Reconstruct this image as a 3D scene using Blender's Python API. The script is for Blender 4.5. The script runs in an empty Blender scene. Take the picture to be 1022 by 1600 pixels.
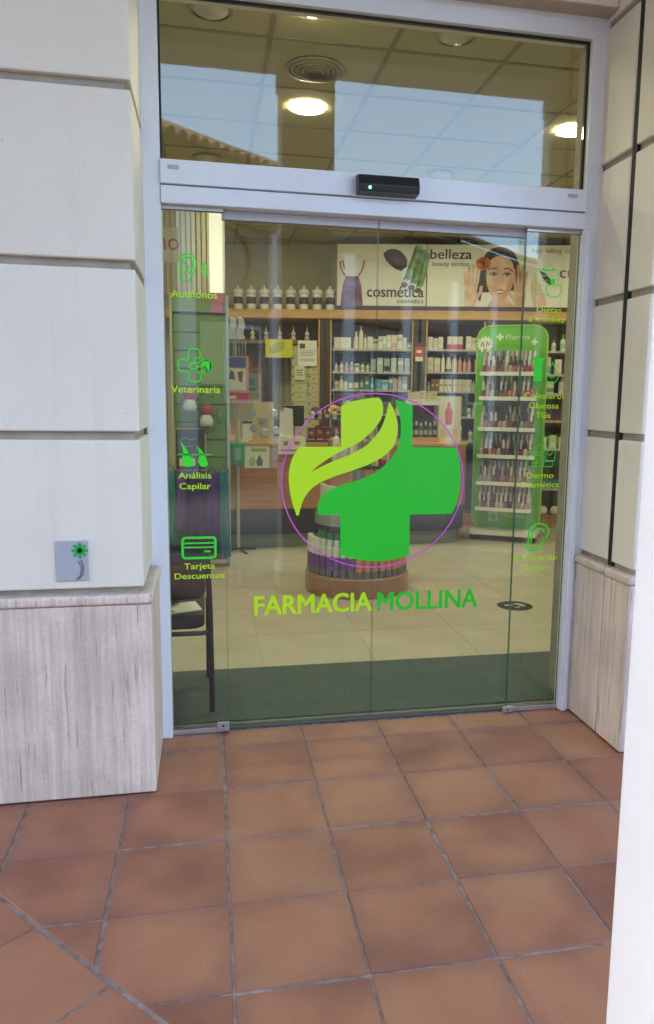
import bpy, bmesh, math, random
from mathutils import Vector, Matrix
from mathutils.geometry import tessellate_polygon
random.seed(7)
PI = math.pi
R = math.radians
SC = bpy.context.scene
C = SC.collection

# ------------------------------------------------------------------ camera
cd = bpy.data.cameras.new('camera')
cam = bpy.data.objects.new('camera', cd); C.objects.link(cam)
r_ = Vector((0.9795, -0.2007, 0.0144)); u_ = Vector((0.0148, 0.1436, 0.9895)); f_ = Vector((0.2007, 0.9691, -0.1436))
cam.matrix_world = Matrix(((r_.x, u_.x, -f_.x, 0.2792), (r_.y, u_.y, -f_.y, -3.1482), (r_.z, u_.z, -f_.z, 1.3916), (0, 0, 0, 1)))
cd.sensor_fit = 'VERTICAL'; cd.sensor_height = 36; cd.lens = 27.16
cd.shift_x = -0.0388; cd.clip_end = 400; cd.clip_start = 0.02
SC.camera = cam

# ------------------------------------------------------------------ sky, sun, exposure
SUN_EL, SUN_AZ = R(48), R(-68)          # azimuth from +y towards +x
w = bpy.data.worlds.new('World'); SC.world = w; w.use_nodes = True
nt = w.node_tree; bg = nt.nodes['Background']
sky = nt.nodes.new('ShaderNodeTexSky'); sky.sky_type = 'NISHITA'; sky.sun_disc = False
sky.sun_elevation = SUN_EL; sky.sun_rotation = SUN_AZ; sky.dust_density = 3.0; sky.air_density = 1.0; sky.ozone_density = 1.0
nt.links.new(sky.outputs[0], bg.inputs[0]); bg.inputs[1].default_value = 0.13
sl = bpy.data.lights.new('sun', 'SUN'); sl.energy = 1.5; sl.angle = R(10); sl.color = (1, .95, .88)
so = bpy.data.objects.new('sun', sl); C.objects.link(so)
sd = Vector((math.sin(SUN_AZ) * math.cos(SUN_EL), math.cos(SUN_AZ) * math.cos(SUN_EL), math.sin(SUN_EL)))
so.rotation_euler = sd.to_track_quat('Z', 'Y').to_euler(); so.location = sd * 40
SC.view_settings.view_transform = 'Standard'; SC.view_settings.look = 'None'
SC.view_settings.exposure = 3.64; SC.view_settings.gamma = 1.0; SC.view_settings.use_curve_mapping = False
SC.render.engine = 'CYCLES'
cy = SC.cycles
cy.max_bounces = 10; cy.diffuse_bounces = 5; cy.glossy_bounces = 4; cy.transparent_max_bounces = 24
cy.caustics_reflective = False; cy.caustics_refractive = False; cy.sample_clamp_indirect = 6
cy.use_denoising = True
LAMP_E = 13.5

# ------------------------------------------------------------------ materials
MATS = {}
def _new(name):
    m = bpy.data.materials.new(name); m.use_nodes = True
    return m, m.node_tree, m.node_tree.nodes['Principled BSDF']
def N(t, kind, **kw):
    n = t.nodes.new('ShaderNode' + kind)
    for k, v in kw.items(): setattr(n, k, v)
    return n
def pm(name, col, rough=.5, metal=0., var=.06, scale=12., bump=0., bscale=60., rand=0., coat=0.):
    """painted / plain material with slight mottling, per-object tint and bump"""
    if name in MATS: return MATS[name]
    m, t, b = _new(name)
    b.inputs['Roughness'].default_value = rough; b.inputs['Metallic'].default_value = metal
    b.inputs['Coat Weight'].default_value = coat
    tc = N(t, 'TexCoord'); nz = N(t, 'TexNoise'); nz.inputs['Scale'].default_value = scale; nz.inputs['Detail'].default_value = 4
    t.links.new(tc.outputs['Object'], nz.inputs['Vector'])
    mp = N(t, 'MapRange'); mp.inputs['To Min'].default_value = 1 - var; mp.inputs['To Max'].default_value = 1 + var
    mp.inputs['From Min'].default_value = .3; mp.inputs['From Max'].default_value = .7
    t.links.new(nz.outputs[0], mp.inputs[0])
    hs = N(t, 'HueSaturation'); hs.inputs['Color'].default_value = (*col, 1)
    if rand:
        oi = N(t, 'ObjectInfo'); m2 = N(t, 'MapRange'); m2.inputs['To Min'].default_value = 1 - rand; m2.inputs['To Max'].default_value = 1 + rand
        t.links.new(oi.outputs['Random'], m2.inputs[0])
        mu = N(t, 'Math', operation='MULTIPLY'); t.links.new(mp.outputs[0], mu.inputs[0]); t.links.new(m2.outputs[0], mu.inputs[1])
        t.links.new(mu.outputs[0], hs.inputs['Value'])
    else: t.links.new(mp.outputs[0], hs.inputs['Value'])
    t.links.new(hs.outputs[0], b.inputs['Base Color'])
    if bump:
        n2 = N(t, 'TexNoise'); n2.inputs['Scale'].default_value = bscale; n2.inputs['Detail'].default_value = 6
        t.links.new(tc.outputs['Object'], n2.inputs['Vector'])
        bp = N(t, 'Bump'); bp.inputs['Strength'].default_value = bump; bp.inputs['Distance'].default_value = .004
        t.links.new(n2.outputs[0], bp.inputs['Height']); t.links.new(bp.outputs[0], b.inputs['Normal'])
    MATS[name] = m; return m
def ramp(t, stops):
    n = N(t, 'ValToRGB'); e = n.color_ramp.elements
    e[0].position, e[0].color = stops[0][0], (*stops[0][1], 1)
    e[1].position, e[1].color = stops[1][0], (*stops[1][1], 1)
    for p, c in stops[2:]:
        x = e.new(p); x.color = (*c, 1)
    return n
def mix(t, fac, a, b, mode='MIX'):
    n = N(t, 'Mix', data_type='RGBA', blend_type=mode)
    for s, v in ((0, fac), (6, a), (7, b)):
        if hasattr(v, 'is_output'): t.links.new(v, n.inputs[s])
        else: n.inputs[s].default_value = v if s == 0 else (*v, 1)
    return n.outputs[2]
def terracotta():
    m, t, b = _new('terracotta')
    tc = N(t, 'NewGeometry'); oi = N(t, 'ObjectInfo')
    ob = N(t, 'TexCoord')
    n1 = N(t, 'TexNoise'); n1.inputs['Scale'].default_value = 3.2; n1.inputs['Detail'].default_value = 3
    t.links.new(tc.outputs['Position'], n1.inputs['Vector'])
    ad = N(t, 'Math', operation='MULTIPLY_ADD'); ad.inputs[1].default_value = .34; t.links.new(oi.outputs['Random'], ad.inputs[0]); t.links.new(n1.outputs[0], ad.inputs[2])
    rp = ramp(t, [(.40, (.230, .083, .050)), (.95, (.395, .186, .098)), (.66, (.355, .144, .078))])
    t.links.new(ad.outputs[0], rp.inputs[0])
    n2 = N(t, 'TexNoise'); n2.inputs['Scale'].default_value = 240; n2.inputs['Detail'].default_value = 5
    t.links.new(tc.outputs['Position'], n2.inputs['Vector'])
    sp = N(t, 'MapRange'); sp.inputs['From Min'].default_value = .35; sp.inputs['From Max'].default_value = .65; sp.inputs['To Min'].default_value = .86; sp.inputs['To Max'].default_value = 1.12
    t.links.new(n2.outputs[0], sp.inputs[0])
    c1 = mix(t, 1.0, rp.outputs[0], sp.outputs[0], 'MULTIPLY')
    n3 = N(t, 'TexNoise'); n3.inputs['Scale'].default_value = 9; n3.inputs['Detail'].default_value = 7; n3.inputs['Roughness'].default_value = .7
    t.links.new(tc.outputs['Position'], n3.inputs['Vector'])
    r3 = N(t, 'MapRange'); r3.inputs['From Min'].default_value = .63; r3.inputs['From Max'].default_value = .78; r3.inputs['To Max'].default_value = .3
    t.links.new(n3.outputs[0], r3.inputs[0])
    sx = N(t, 'SeparateXYZ'); t.links.new(ob.outputs['Generated'], sx.inputs[0])
    es = []
    for a in (0, 1):
        q = N(t, 'Math', operation='SUBTRACT'); q.inputs[1].default_value = .5; t.links.new(sx.outputs[a], q.inputs[0])
        q2 = N(t, 'Math', operation='ABSOLUTE'); t.links.new(q.outputs[0], q2.inputs[0]); es.append(q2)
    mxm = N(t, 'Math', operation='MAXIMUM'); t.links.new(es[0].outputs[0], mxm.inputs[0]); t.links.new(es[1].outputs[0], mxm.inputs[1])
    n5 = N(t, 'TexNoise'); n5.inputs['Scale'].default_value = 6; n5.inputs['Detail'].default_value = 5; t.links.new(tc.outputs['Position'], n5.inputs['Vector'])
    ea = N(t, 'Math', operation='MULTIPLY_ADD'); ea.inputs[1].default_value = .55; t.links.new(n5.outputs[0], ea.inputs[0]); t.links.new(mxm.outputs[0], ea.inputs[2])
    er = N(t, 'MapRange'); er.inputs['From Min'].default_value = .60; er.inputs['From Max'].default_value = .86; er.inputs['To Max'].default_value = .55; t.links.new(ea.outputs[0], er.inputs[0])
    c1 = mix(t, er.outputs[0], c1, (.185, .080, .068))
    vo = N(t, 'TexVoronoi'); vo.inputs['Scale'].default_value = 26; t.links.new(tc.outputs['Position'], vo.inputs['Vector'])
    vr = N(t, 'MapRange'); vr.inputs['From Min'].default_value = .05; vr.inputs['From Max'].default_value = .13; vr.inputs['To Min'].default_value = .55; vr.inputs['To Max'].default_value = 0; t.links.new(vo.outputs['Distance'], vr.inputs[0])
    n6 = N(t, 'TexNoise'); n6.inputs['Scale'].default_value = 3.3; t.links.new(tc.outputs['Position'], n6.inputs['Vector'])
    g6 = N(t, 'Math', operation='GREATER_THAN'); g6.inputs[1].default_value = .60; t.links.new(n6.outputs[0], g6.inputs[0])
    vm = N(t, 'Math', operation='MULTIPLY'); t.links.new(vr.outputs[0], vm.inputs[0]); t.links.new(g6.outputs[0], vm.inputs[1])
    c1 = mix(t, vm.outputs[0], c1, (.12, .07, .06))
    c2 = mix(t, r3.outputs[0], c1, (.44, .33, .29))
    t.links.new(c2, b.inputs['Base Color'])
    rr = N(t, 'MapRange'); rr.inputs['To Min'].default_value = .34; rr.inputs['To Max'].default_value = .62
    t.links.new(n3.outputs[0], rr.inputs[0]); t.links.new(rr.outputs[0], b.inputs['Roughness'])
    bp = N(t, 'Bump'); bp.inputs['Strength'].default_value = .25; bp.inputs['Distance'].default_value = .002
    n4 = N(t, 'TexNoise'); n4.inputs['Scale'].default_value = 45; n4.inputs['Detail'].default_value = 7; t.links.new(tc.outputs['Position'], n4.inputs['Vector'])
    t.links.new(n4.outputs[0], bp.inputs['Height']); t.links.new(bp.outputs[0], b.inputs['Normal'])
    return m
def travertine():
    m, t, b = _new('travertine')
    g = N(t, 'NewGeometry'); oi = N(t, 'ObjectInfo')
    mp = N(t, 'Mapping'); mp.inputs['Scale'].default_value = (34, 34, .9); t.links.new(g.outputs['Position'], mp.inputs[0])
    wv = N(t, 'TexNoise'); wv.inputs['Scale'].default_value = 1.6; wv.inputs['Detail'].default_value = 8; wv.inputs['Roughness'].default_value = .62; wv.inputs['Distortion'].default_value = .9
    t.links.new(mp.outputs[0], wv.inputs['Vector'])
    rp = ramp(t, [(.22, (.50, .385, .31)), (.82, (.80, .69, .59)), (.46, (.635, .515, .43)), (.57, (.70, .585, .495))])
    t.links.new(wv.outputs[0], rp.inputs[0])
    mp2 = N(t, 'Mapping'); mp2.inputs['Scale'].default_value = (60, 60, 3.2); t.links.new(g.outputs['Position'], mp2.inputs[0])
    pt = N(t, 'TexNoise'); pt.inputs['Scale'].default_value = 1.2; pt.inputs['Detail'].default_value = 5; t.links.new(mp2.outputs[0], pt.inputs['Vector'])
    r2 = N(t, 'MapRange'); r2.inputs['From Min'].default_value = .60; r2.inputs['From Max'].default_value = .67; t.links.new(pt.outputs[0], r2.inputs[0])
    sc_ = N(t, 'Math', operation='MULTIPLY'); sc_.inputs[1].default_value = .5; t.links.new(r2.outputs[0], sc_.inputs[0])
    c = mix(t, sc_.outputs[0], rp.outputs[0], (.20, .16, .14))
    gn = N(t, 'TexNoise'); gn.inputs['Scale'].default_value = 130; gn.inputs['Detail'].default_value = 6; t.links.new(g.outputs['Position'], gn.inputs['Vector'])
    gr = N(t, 'MapRange'); gr.inputs['From Min'].default_value = .3; gr.inputs['From Max'].default_value = .7; gr.inputs['To Min'].default_value = .92; gr.inputs['To Max'].default_value = 1.07; t.links.new(gn.outputs[0], gr.inputs[0])
    bl_ = N(t, 'TexNoise'); bl_.inputs['Scale'].default_value = 5; bl_.inputs['Detail'].default_value = 4; t.links.new(g.outputs['Position'], bl_.inputs['Vector'])
    br_ = N(t, 'MapRange'); br_.inputs['From Min'].default_value = .35; br_.inputs['From Max'].default_value = .65; br_.inputs['To Min'].default_value = .88; br_.inputs['To Max'].default_value = 1.08; t.links.new(bl_.outputs[0], br_.inputs[0])
    c = mix(t, 1.0, mix(t, 1.0, c, gr.outputs[0], 'MULTIPLY'), br_.outputs[0], 'MULTIPLY')
    t.links.new(c, b.inputs['Base Color']); b.inputs['Roughness'].default_value = .5
    bp = N(t, 'Bump', invert=True); bp.inputs['Strength'].default_value = .6; bp.inputs['Distance'].default_value = .003
    t.links.new(r2.outputs[0], bp.inputs['Height']); t.links.new(bp.outputs[0], b.inputs['Normal'])
    return m
def cream_stone():
    m, t, b = _new('cream_stone'); g = N(t, 'NewGeometry'); oi = N(t, 'ObjectInfo')
    n1 = N(t, 'TexNoise'); n1.inputs['Scale'].default_value = 1.7; n1.inputs['Detail'].default_value = 6; t.links.new(g.outputs['Position'], n1.inputs['Vector'])
    ad = N(t, 'Math', operation='MULTIPLY_ADD'); ad.inputs[1].default_value = .16; t.links.new(oi.outputs['Random'], ad.inputs[0]); t.links.new(n1.outputs[0], ad.inputs[2])
    rp = ramp(t, [(.35, (.715, .655, .55)), (.80, (.80, .745, .64))]); t.links.new(ad.outputs[0], rp.inputs[0])
    mp = N(t, 'Mapping'); mp.inputs['Scale'].default_value = (26, 26, 1.1); t.links.new(g.outputs['Position'], mp.inputs[0])
    n2 = N(t, 'TexNoise'); n2.inputs['Scale'].default_value = 1; n2.inputs['Detail'].default_value = 5; t.links.new(mp.outputs[0], n2.inputs['Vector'])
    r2 = N(t, 'MapRange'); r2.inputs['From Min'].default_value = .56; r2.inputs['From Max'].default_value = .8; r2.inputs['To Max'].default_value = .30; t.links.new(n2.outputs[0], r2.inputs[0])
    c1 = mix(t, r2.outputs[0], rp.outputs[0], (.60, .55, .46))
    n3 = N(t, 'TexNoise'); n3.inputs['Scale'].default_value = 150; n3.inputs['Detail'].default_value = 5; t.links.new(g.outputs['Position'], n3.inputs['Vector'])
    r3 = N(t, 'MapRange'); r3.inputs['From Min'].default_value = .3; r3.inputs['From Max'].default_value = .7; r3.inputs['To Min'].default_value = .975; r3.inputs['To Max'].default_value = 1.02; t.links.new(n3.outputs[0], r3.inputs[0])
    c2 = mix(t, 1.0, c1, r3.outputs[0], 'MULTIPLY')
    n4 = N(t, 'TexNoise'); n4.inputs['Scale'].default_value = 34; n4.inputs['Detail'].default_value = 2; t.links.new(g.outputs['Position'], n4.inputs['Vector'])
    r4 = N(t, 'MapRange'); r4.inputs['From Min'].default_value = .74; r4.inputs['From Max'].default_value = .80; r4.inputs['To Max'].default_value = .35; t.links.new(n4.outputs[0], r4.inputs[0])
    t.links.new(mix(t, r4.outputs[0], c2, (.30, .27, .22)), b.inputs['Base Color']); b.inputs['Roughness'].default_value = .62
    bp = N(t, 'Bump'); bp.inputs['Strength'].default_value = .07; bp.inputs['Distance'].default_value = .003; t.links.new(n3.outputs[0], bp.inputs['Height']); t.links.new(bp.outputs[0], b.inputs['Normal'])
    return m
def glass(name, tint, f0):
    m, t, b = _new(name); t.nodes.remove(b)
    out = t.nodes['Material Output']; g = N(t, 'NewGeometry')
    dt = N(t, 'VectorMath', operation='DOT_PRODUCT'); t.links.new(g.outputs['Normal'], dt.inputs[0]); t.links.new(g.outputs['Incoming'], dt.inputs[1])
    ab = N(t, 'Math', operation='ABSOLUTE'); t.links.new(dt.outputs['Value'], ab.inputs[0])
    s1 = N(t, 'Math', operation='SUBTRACT', use_clamp=True); s1.inputs[0].default_value = 1; t.links.new(ab.outputs[0], s1.inputs[1])
    p5 = N(t, 'Math', operation='POWER'); p5.inputs[1].default_value = 5; t.links.new(s1.outputs[0], p5.inputs[0])
    fa = N(t, 'Math', operation='MULTIPLY_ADD'); fa.inputs[1].default_value = 1 - f0; fa.inputs[2].default_value = f0; t.links.new(p5.outputs[0], fa.inputs[0])
    # faint smears in the gloss
    nz = N(t, 'TexNoise'); nz.inputs['Scale'].default_value = 2.2; nz.inputs['Detail'].default_value = 5; t.links.new(g.outputs['Position'], nz.inputs['Vector'])
    bp = N(t, 'Bump'); bp.inputs['Strength'].default_value = .05; bp.inputs['Distance'].default_value = .004; t.links.new(nz.outputs[0], bp.inputs['Height'])
    tr = N(t, 'BsdfTransparent'); tr.inputs[0].default_value = (*tint, 1)
    gl = N(t, 'BsdfGlossy'); gl.inputs['Roughness'].default_value = .015; gl.inputs[0].default_value = (.95, .97, 1, 1)
    t.links.new(bp.outputs[0], gl.inputs['Normal'])
    mx = N(t, 'MixShader'); t.links.new(fa.outputs[0], mx.inputs[0]); t.links.new(tr.outputs[0], mx.inputs[1]); t.links.new(gl.outputs[0], mx.inputs[2])
    t.links.new(mx.outputs[0], out.inputs[0]); return m
def emit(name, col, e):
    m, t, b = _new(name)
    b.inputs['Base Color'].default_value = (*col, 1); b.inputs['Emission Color'].default_value = (*col, 1); b.inputs['Emission Strength'].default_value = e
    return m
def wood(name, a, bcol, rough=.4, sc=(1.2, 14, 14)):
    m, t, b = _new(name)
    tc = N(t, 'TexCoord'); mp = N(t, 'Mapping'); mp.inputs['Scale'].default_value = sc; t.links.new(tc.outputs['Object'], mp.inputs[0])
    n = N(t, 'TexNoise'); n.inputs['Scale'].default_value = 2.2; n.inputs['Detail'].default_value = 7; n.inputs['Distortion'].default_value = .6; t.links.new(mp.outputs[0], n.inputs['Vector'])
    rp = ramp(t, [(.32, a), (.68, bcol)]); t.links.new(n.outputs[0], rp.inputs[0]); t.links.new(rp.outputs[0], b.inputs['Base Color'])
    b.inputs['Roughness'].default_value = rough; return m
def printed(name, a, b, c, sc):
    m, t, p = _new(name); tc = N(t, 'TexCoord'); n = N(t, 'TexNoise'); n.inputs['Scale'].default_value = sc; n.inputs['Detail'].default_value = 3
    t.links.new(tc.outputs['Object'], n.inputs['Vector']); rp = ramp(t, [(.32, a), (.70, c), (.5, b)]); t.links.new(n.outputs[0], rp.inputs[0]); t.links.new(rp.outputs[0], p.inputs['Base Color']); p.inputs['Roughness'].default_value = .5
    return m
M_TERRA = terracotta(); M_TRAV = travertine()
M_GROUT = pm('grout', (.26, .198, .168), .9, var=.42, scale=26, bump=.4, bscale=120)
M_STONE = cream_stone()
M_JOINT = pm('joint_mortar', (.34, .30, .25), .9, var=.15)
M_ALU = pm('white_aluminium', (.74, .76, .80), .32, var=.02, scale=5)
M_STEEL = pm('brushed_steel', (.62, .63, .66), .3, metal=.8)
M_BLACK = pm('black_plastic', (.012, .012, .014), .35)
M_RUB = pm('black_rubber', (.01, .01, .01), .7)
M_PLASTER = pm('white_plaster', (.88, .88, .86), .85, var=.03, scale=3, bump=.35, bscale=22)
M_CEIL = pm('portico_ceiling', (.66, .64, .60), .9)
M_GDOOR = glass('door_glass', (.91, .945, .86), .044)
M_GTRAN = glass('transom_glass', (.92, .94, .84), .050)
M_GEDGE = pm('glass_edge', (.05, .16, .11), .15)
M_VG = pm('green_vinyl', (.012, .60, .015), .45, var=.0)
M_VG2 = pm('light_green_vinyl', (.04, .80, .03), .45, var=.0)
M_VL = pm('lime_vinyl', (.56, .88, .002), .45, var=.0)
M_VP = pm('pink_vinyl', (.72, .09, .62), .45, var=.0)
M_MARBLE = pm('cream_marble', (.57, .52, .40), .16, var=.06, scale=3.5, rand=.03)
M_MJOINT = pm('marble_joint', (.40, .35, .27), .6)
M_MAT = pm('coir_mat', (.068, .105, .088), .95, var=.16, scale=60, bump=.4, bscale=300)
M_CPANEL = pm('ceiling_panel', (.46, .43, .29), .9, var=.03, scale=4, bump=.2, bscale=120, rand=.02)
M_CGRID = pm('ceiling_grid', (.25, .23, .16), .6)
M_SWALL = pm('shop_wall', (.50, .46, .34), .85)
M_LAMP = emit('lamp_lens', (1.0, .93, .74), LAMP_E)
M_LENS = pm('frosted_lens', (.50, .50, .46), .25)
M_WOOD = wood('counter_wood', (.40, .17, .075), (.52, .25, .12))
M_OAK = wood('light_oak', (.55, .30, .10), (.66, .40, .15))
M_DKWOOD = wood('dark_wood', (.05, .03, .025), (.09, .055, .045))
M_MAROON = pm('shelf_back_maroon', (.16, .085, .09), .7)
M_SHELF = pm('shelf_board', (.50, .46, .44), .35)
M_NAVY = pm('navy_laminate', (.016, .02, .045), .3)
M_PLINTH = pm('counter_plinth', (.20, .24, .22), .3)
M_WHITE = pm('white_plastic', (.78, .77, .72), .4, var=.02)
M_CARD = pm('white_card', (.80, .78, .70), .7, var=.02)
M_INK = pm('dark_ink', (.03, .025, .03), .6)
M_STANDG = pm('apple_green', (.13, .48, .006), .5, var=.04)
M_ROOF = pm('roof_tile', (.085, .058, .042), .85, var=.2, scale=6, rand=.15)
M_FACADE = pm('facade_paint', (.36, .30, .23), .9, var=.05)
M_STREET = pm('street_paving', (.085, .08, .078), .9, var=.12, scale=2)
def colm(rgb, rough=.45):
    rgb = tuple(round(c, 3) for c in rgb)
    return pm('paint_%d_%d_%d_%d' % (int(rgb[0]*999), int(rgb[1]*999), int(rgb[2]*999), int(rough*100)), rgb, rough, var=.03)

# ------------------------------------------------------------------ mesh builder
class MB:
    def __init__(s): s.v = []; s.f = []; s.m = []
    def poly(s, pts, m=0):
        n = len(s.v); s.v += [tuple(p) for p in pts]; s.f.append(tuple(range(n, n + len(pts)))); s.m.append(m); return s
    def box(s, x0, x1, y0, y1, z0, z1, m=0, ms=None):
        n = len(s.v)
        s.v += [(x0,y0,z0),(x1,y0,z0),(x1,y1,z0),(x0,y1,z0),(x0,y0,z1),(x1,y0,z1),(x1,y1,z1),(x0,y1,z1)]
        s.f += [tuple(n+i for i in q) for q in ((0,3,2,1),(4,5,6,7),(0,1,5,4),(2,3,7,6),(1,2,6,5),(3,0,4,7))]   # bottom top front back right left
        s.m += ms if ms else [m]*6; return s
    def lathe(s, prof, n=14, cx=0, cy_=0, ms=None, m=0, cap=True):
        k = len(s.v)
        for (r, z) in prof:
            for i in range(n):
                a = 2*PI*i/n; s.v.append((cx + r*math.cos(a), cy_ + r*math.sin(a), z))
        for j in range(len(prof)-1):
            for i in range(n):
                i2 = (i+1) % n
                s.f.append((k+j*n+i, k+j*n+i2, k+(j+1)*n+i2, k+(j+1)*n+i)); s.m.append(ms[j] if ms else m)
        if cap:
            s.f.append(tuple(k+i for i in reversed(range(n)))); s.m.append(ms[0] if ms else m)
            s.f.append(tuple(k+(len(prof)-1)*n+i for i in range(n))); s.m.append(ms[-1] if ms else m)
        return s
    def prism(s, poly, d0, d1, plane='xz', m=0, mside=None):
        """poly: list of 2d points; extruded between depth d0 and d1 along the third axis"""
        def P(p, d):
            return (p[0], d, p[1]) if plane == 'xz' else ((p[0], p[1], d) if plane == 'xy' else (d, p[0], p[1]))
        ar = sum(poly[i][0]*poly[(i+1) % len(poly)][1] - poly[(i+1) % len(poly)][0]*poly[i][1] for i in range(len(poly)))
        if ar < 0: poly = poly[::-1]
        tri = tessellate_polygon([[Vector((p[0], p[1], 0)) for p in poly]])
        n = len(poly); k = len(s.v)
        s.v += [P(p, d0) for p in poly] + [P(p, d1) for p in poly]
        for t in tri:
            s.f += [(k+t[0], k+t[1], k+t[2]), (k+n+t[2], k+n+t[1], k+n+t[0])]; s.m += [m, m]
        ms = m if mside is None else mside
        for i in range(n):
            j = (i+1) % n; s.f.append((k+i, k+j, k+n+j, k+n+i)); s.m.append(ms)
        return s
    def ribbon(s, pts, wd, d0, d1, closed=False, m=0, plane='xz'):
        P = [Vector(p) for p in pts]; n = len(P); L = []; Rr = []
        for i in range(n):
            a = P[i-1] if (i > 0 or closed) else P[i]; b = P[(i+1) % n] if (i < n-1 or closed) else P[i]
            d1_ = (P[i]-a); d2_ = (b-P[i])
            d1_ = d1_.normalized() if d1_.length > 1e-9 else d2_.normalized(); d2_ = d2_.normalized() if d2_.length > 1e-9 else d1_
            t = (d1_+d2_); t = t.normalized() if t.length > 1e-6 else d1_
            nn = Vector((-t.y, t.x)); c = max(.5, abs(nn.dot(Vector((-d1_.y, d1_.x)))))
            L.append(P[i]+nn*wd/2/c); Rr.append(P[i]-nn*wd/2/c)
        for i in range(n if closed else n-1):
            j = (i+1) % n
            s.prism([L[i], L[j], Rr[j], Rr[i]], d0, d1, plane, m)
        return s
    def tube(s, pts, r, n=8, m=0):
        P = [Vector(p) for p in pts]; k = len(s.v)
        for i, p in enumerate(P):
            d = (P[min(i+1, len(P)-1)] - P[max(i-1, 0)]).normalized()
            a = d.orthogonal().normalized() if i == 0 else (pa - d*pa.dot(d)).normalized()
            pa = a; b = d.cross(a)
            for q in range(n):
                an = 2*PI*q/n; s.v.append(tuple(p + a*r*math.cos(an) + b*r*math.sin(an)))
        for i in range(len(P)-1):
            for q in range(n):
                q2 = (q+1) % n; s.f.append((k+i*n+q, k+i*n+q2, k+(i+1)*n+q2, k+(i+1)*n+q)); s.m.append(m)
        s.f.append(tuple(k+q for q in reversed(range(n)))); s.m.append(m)
        s.f.append(tuple(k+(len(P)-1)*n+q for q in range(n))); s.m.append(m); return s
    def sphere(s, c, r, n=12, m=0, sz=1.):
        prof = [(max(1e-4, r*math.sin(PI*i/8)), c[2] - r*sz*math.cos(PI*i/8)) for i in range(9)]
        return s.lathe(prof, n, c[0], c[1], m=m)
    def mesh(s, name, mats, bevel=0, seg=1, smooth=False):
        me = bpy.data.meshes.new(name); me.from_pydata(s.v, [], s.f)
        for mt in (mats if isinstance(mats, (list, tuple)) else [mats]): me.materials.append(mt)
        me.polygons.foreach_set('material_index', s.m)
        bm = bmesh.new(); bm.from_mesh(me); bmesh.ops.recalc_face_normals(bm, faces=bm.faces)
        if bevel: bmesh.ops.bevel(bm, geom=bm.edges[:], offset=bevel, segments=seg, profile=.5, affect='EDGES')
        bm.to_mesh(me); bm.free()
        if smooth: me.polygons.foreach_set('use_smooth', [True]*len(me.polygons))
        me.update(); return me
def put(name, me, parent=None, loc=(0,0,0), rz=0):
    o = bpy.data.objects.new(name, me); C.objects.link(o); o.location = loc
    if not isinstance(rz, (int, float)): o.rotation_euler = rz
    else: o.rotation_euler = (0,0,rz)
    if parent: o.parent = parent
    return o
def tag(o, label, cat, group=None):
    o['label'] = label; o['category'] = cat
    if group: o['group'] = group
    return o
def thing(name, label, cat, loc=(0,0,0), rz=0, group=None): return tag(put(name, None, None, loc, rz), label, cat, group)
def part(name, mb, mats, parent, loc=(0,0,0), rz=0, label=None, **kw):
    o = put(name, mb if isinstance(mb, bpy.types.Mesh) else mb.mesh(name, mats, **kw), parent, loc, rz)
    if label: o['label'] = label
    return o
def solo(name, mb, mats, label, cat, loc=(0,0,0), rz=0, group=None, **kw):
    return tag(put(name, mb if isinstance(mb, bpy.types.Mesh) else mb.mesh(name, mats, **kw), None, loc, rz), label, cat, group)
def struct(name, mb, mats, parent=None, **kw):
    o = put(name, mb.mesh(name, mats, **kw), parent); o['kind'] = 'structure'; return o
def dup(root, loc, rz, label=None):
    r = root.copy(); C.objects.link(r); r.location = loc; r.rotation_euler = (0,0,rz)
    if label: r['label'] = label
    for ch in list(root.children):
        c = ch.copy(); C.objects.link(c); c.parent = r
        for g in ch.children:
            d = g.copy(); C.objects.link(d); d.parent = c
    return r
def text_polys(body, bold=.012):
    cu = bpy.data.curves.new('lettering', 'FONT'); cu.body = body; cu.offset = bold; cu.resolution_u = 3; cu.size = 1
    o = bpy.data.objects.new('lettering', cu); C.objects.link(o)
    bpy.context.view_layer.update()
    dg = bpy.context.evaluated_depsgraph_get()
    me = bpy.data.meshes.new_from_object(o.evaluated_get(dg))
    v = [(p.co.x, p.co.y) for p in me.vertices]; f = [tuple(p.vertices) for p in me.polygons]
    bpy.data.objects.remove(o); bpy.data.curves.remove(cu); bpy.data.meshes.remove(me)
    return v, f
_cap = {}
def add_text(mb, body, x0, x1, z, cap, y, m=0, bold=0, layers=0):
    """flat lettering in the xz plane, facing -y, from x0 to x1, baseline z, capital height cap"""
    if bold not in _cap:
        hv, _ = text_polys('H', bold); _cap[bold] = (min(p[1] for p in hv), max(p[1] for p in hv))
    v, f = text_polys(body, bold); a = min(p[0] for p in v); b = max(p[0] for p in v)
    sx = (x1-x0)/(b-a); sz = cap/(_cap[bold][1]-_cap[bold][0])
    k = len(mb.v)
    mb.v += [(x0+(p[0]-a)*sx, y, z+(p[1]-_cap[bold][0])*sz) for p in v]
    for q in f: mb.f.append(tuple(k+i for i in q)); mb.m.append(m)
    if layers:
        for i, e in enumerate((-layers, layers)):
            for j, e2 in enumerate((-layers*.5, layers*.5)):
                k = len(mb.v); d = .00015*(1+i*2+j)
                mb.v += [(x0+(p[0]-a)*sx+e*cap, y+d, z+(p[1]-_cap[bold][0])*sz+e2*cap) for p in v]
                for q in f: mb.f.append(tuple(k+i_ for i_ in q)); mb.m.append(m)
    return mb
ORD = ['first','second','third','fourth','fifth','sixth','seventh','eighth','ninth','tenth','eleventh','twelfth','thirteenth','fourteenth','fifteenth','sixteenth']

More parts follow.
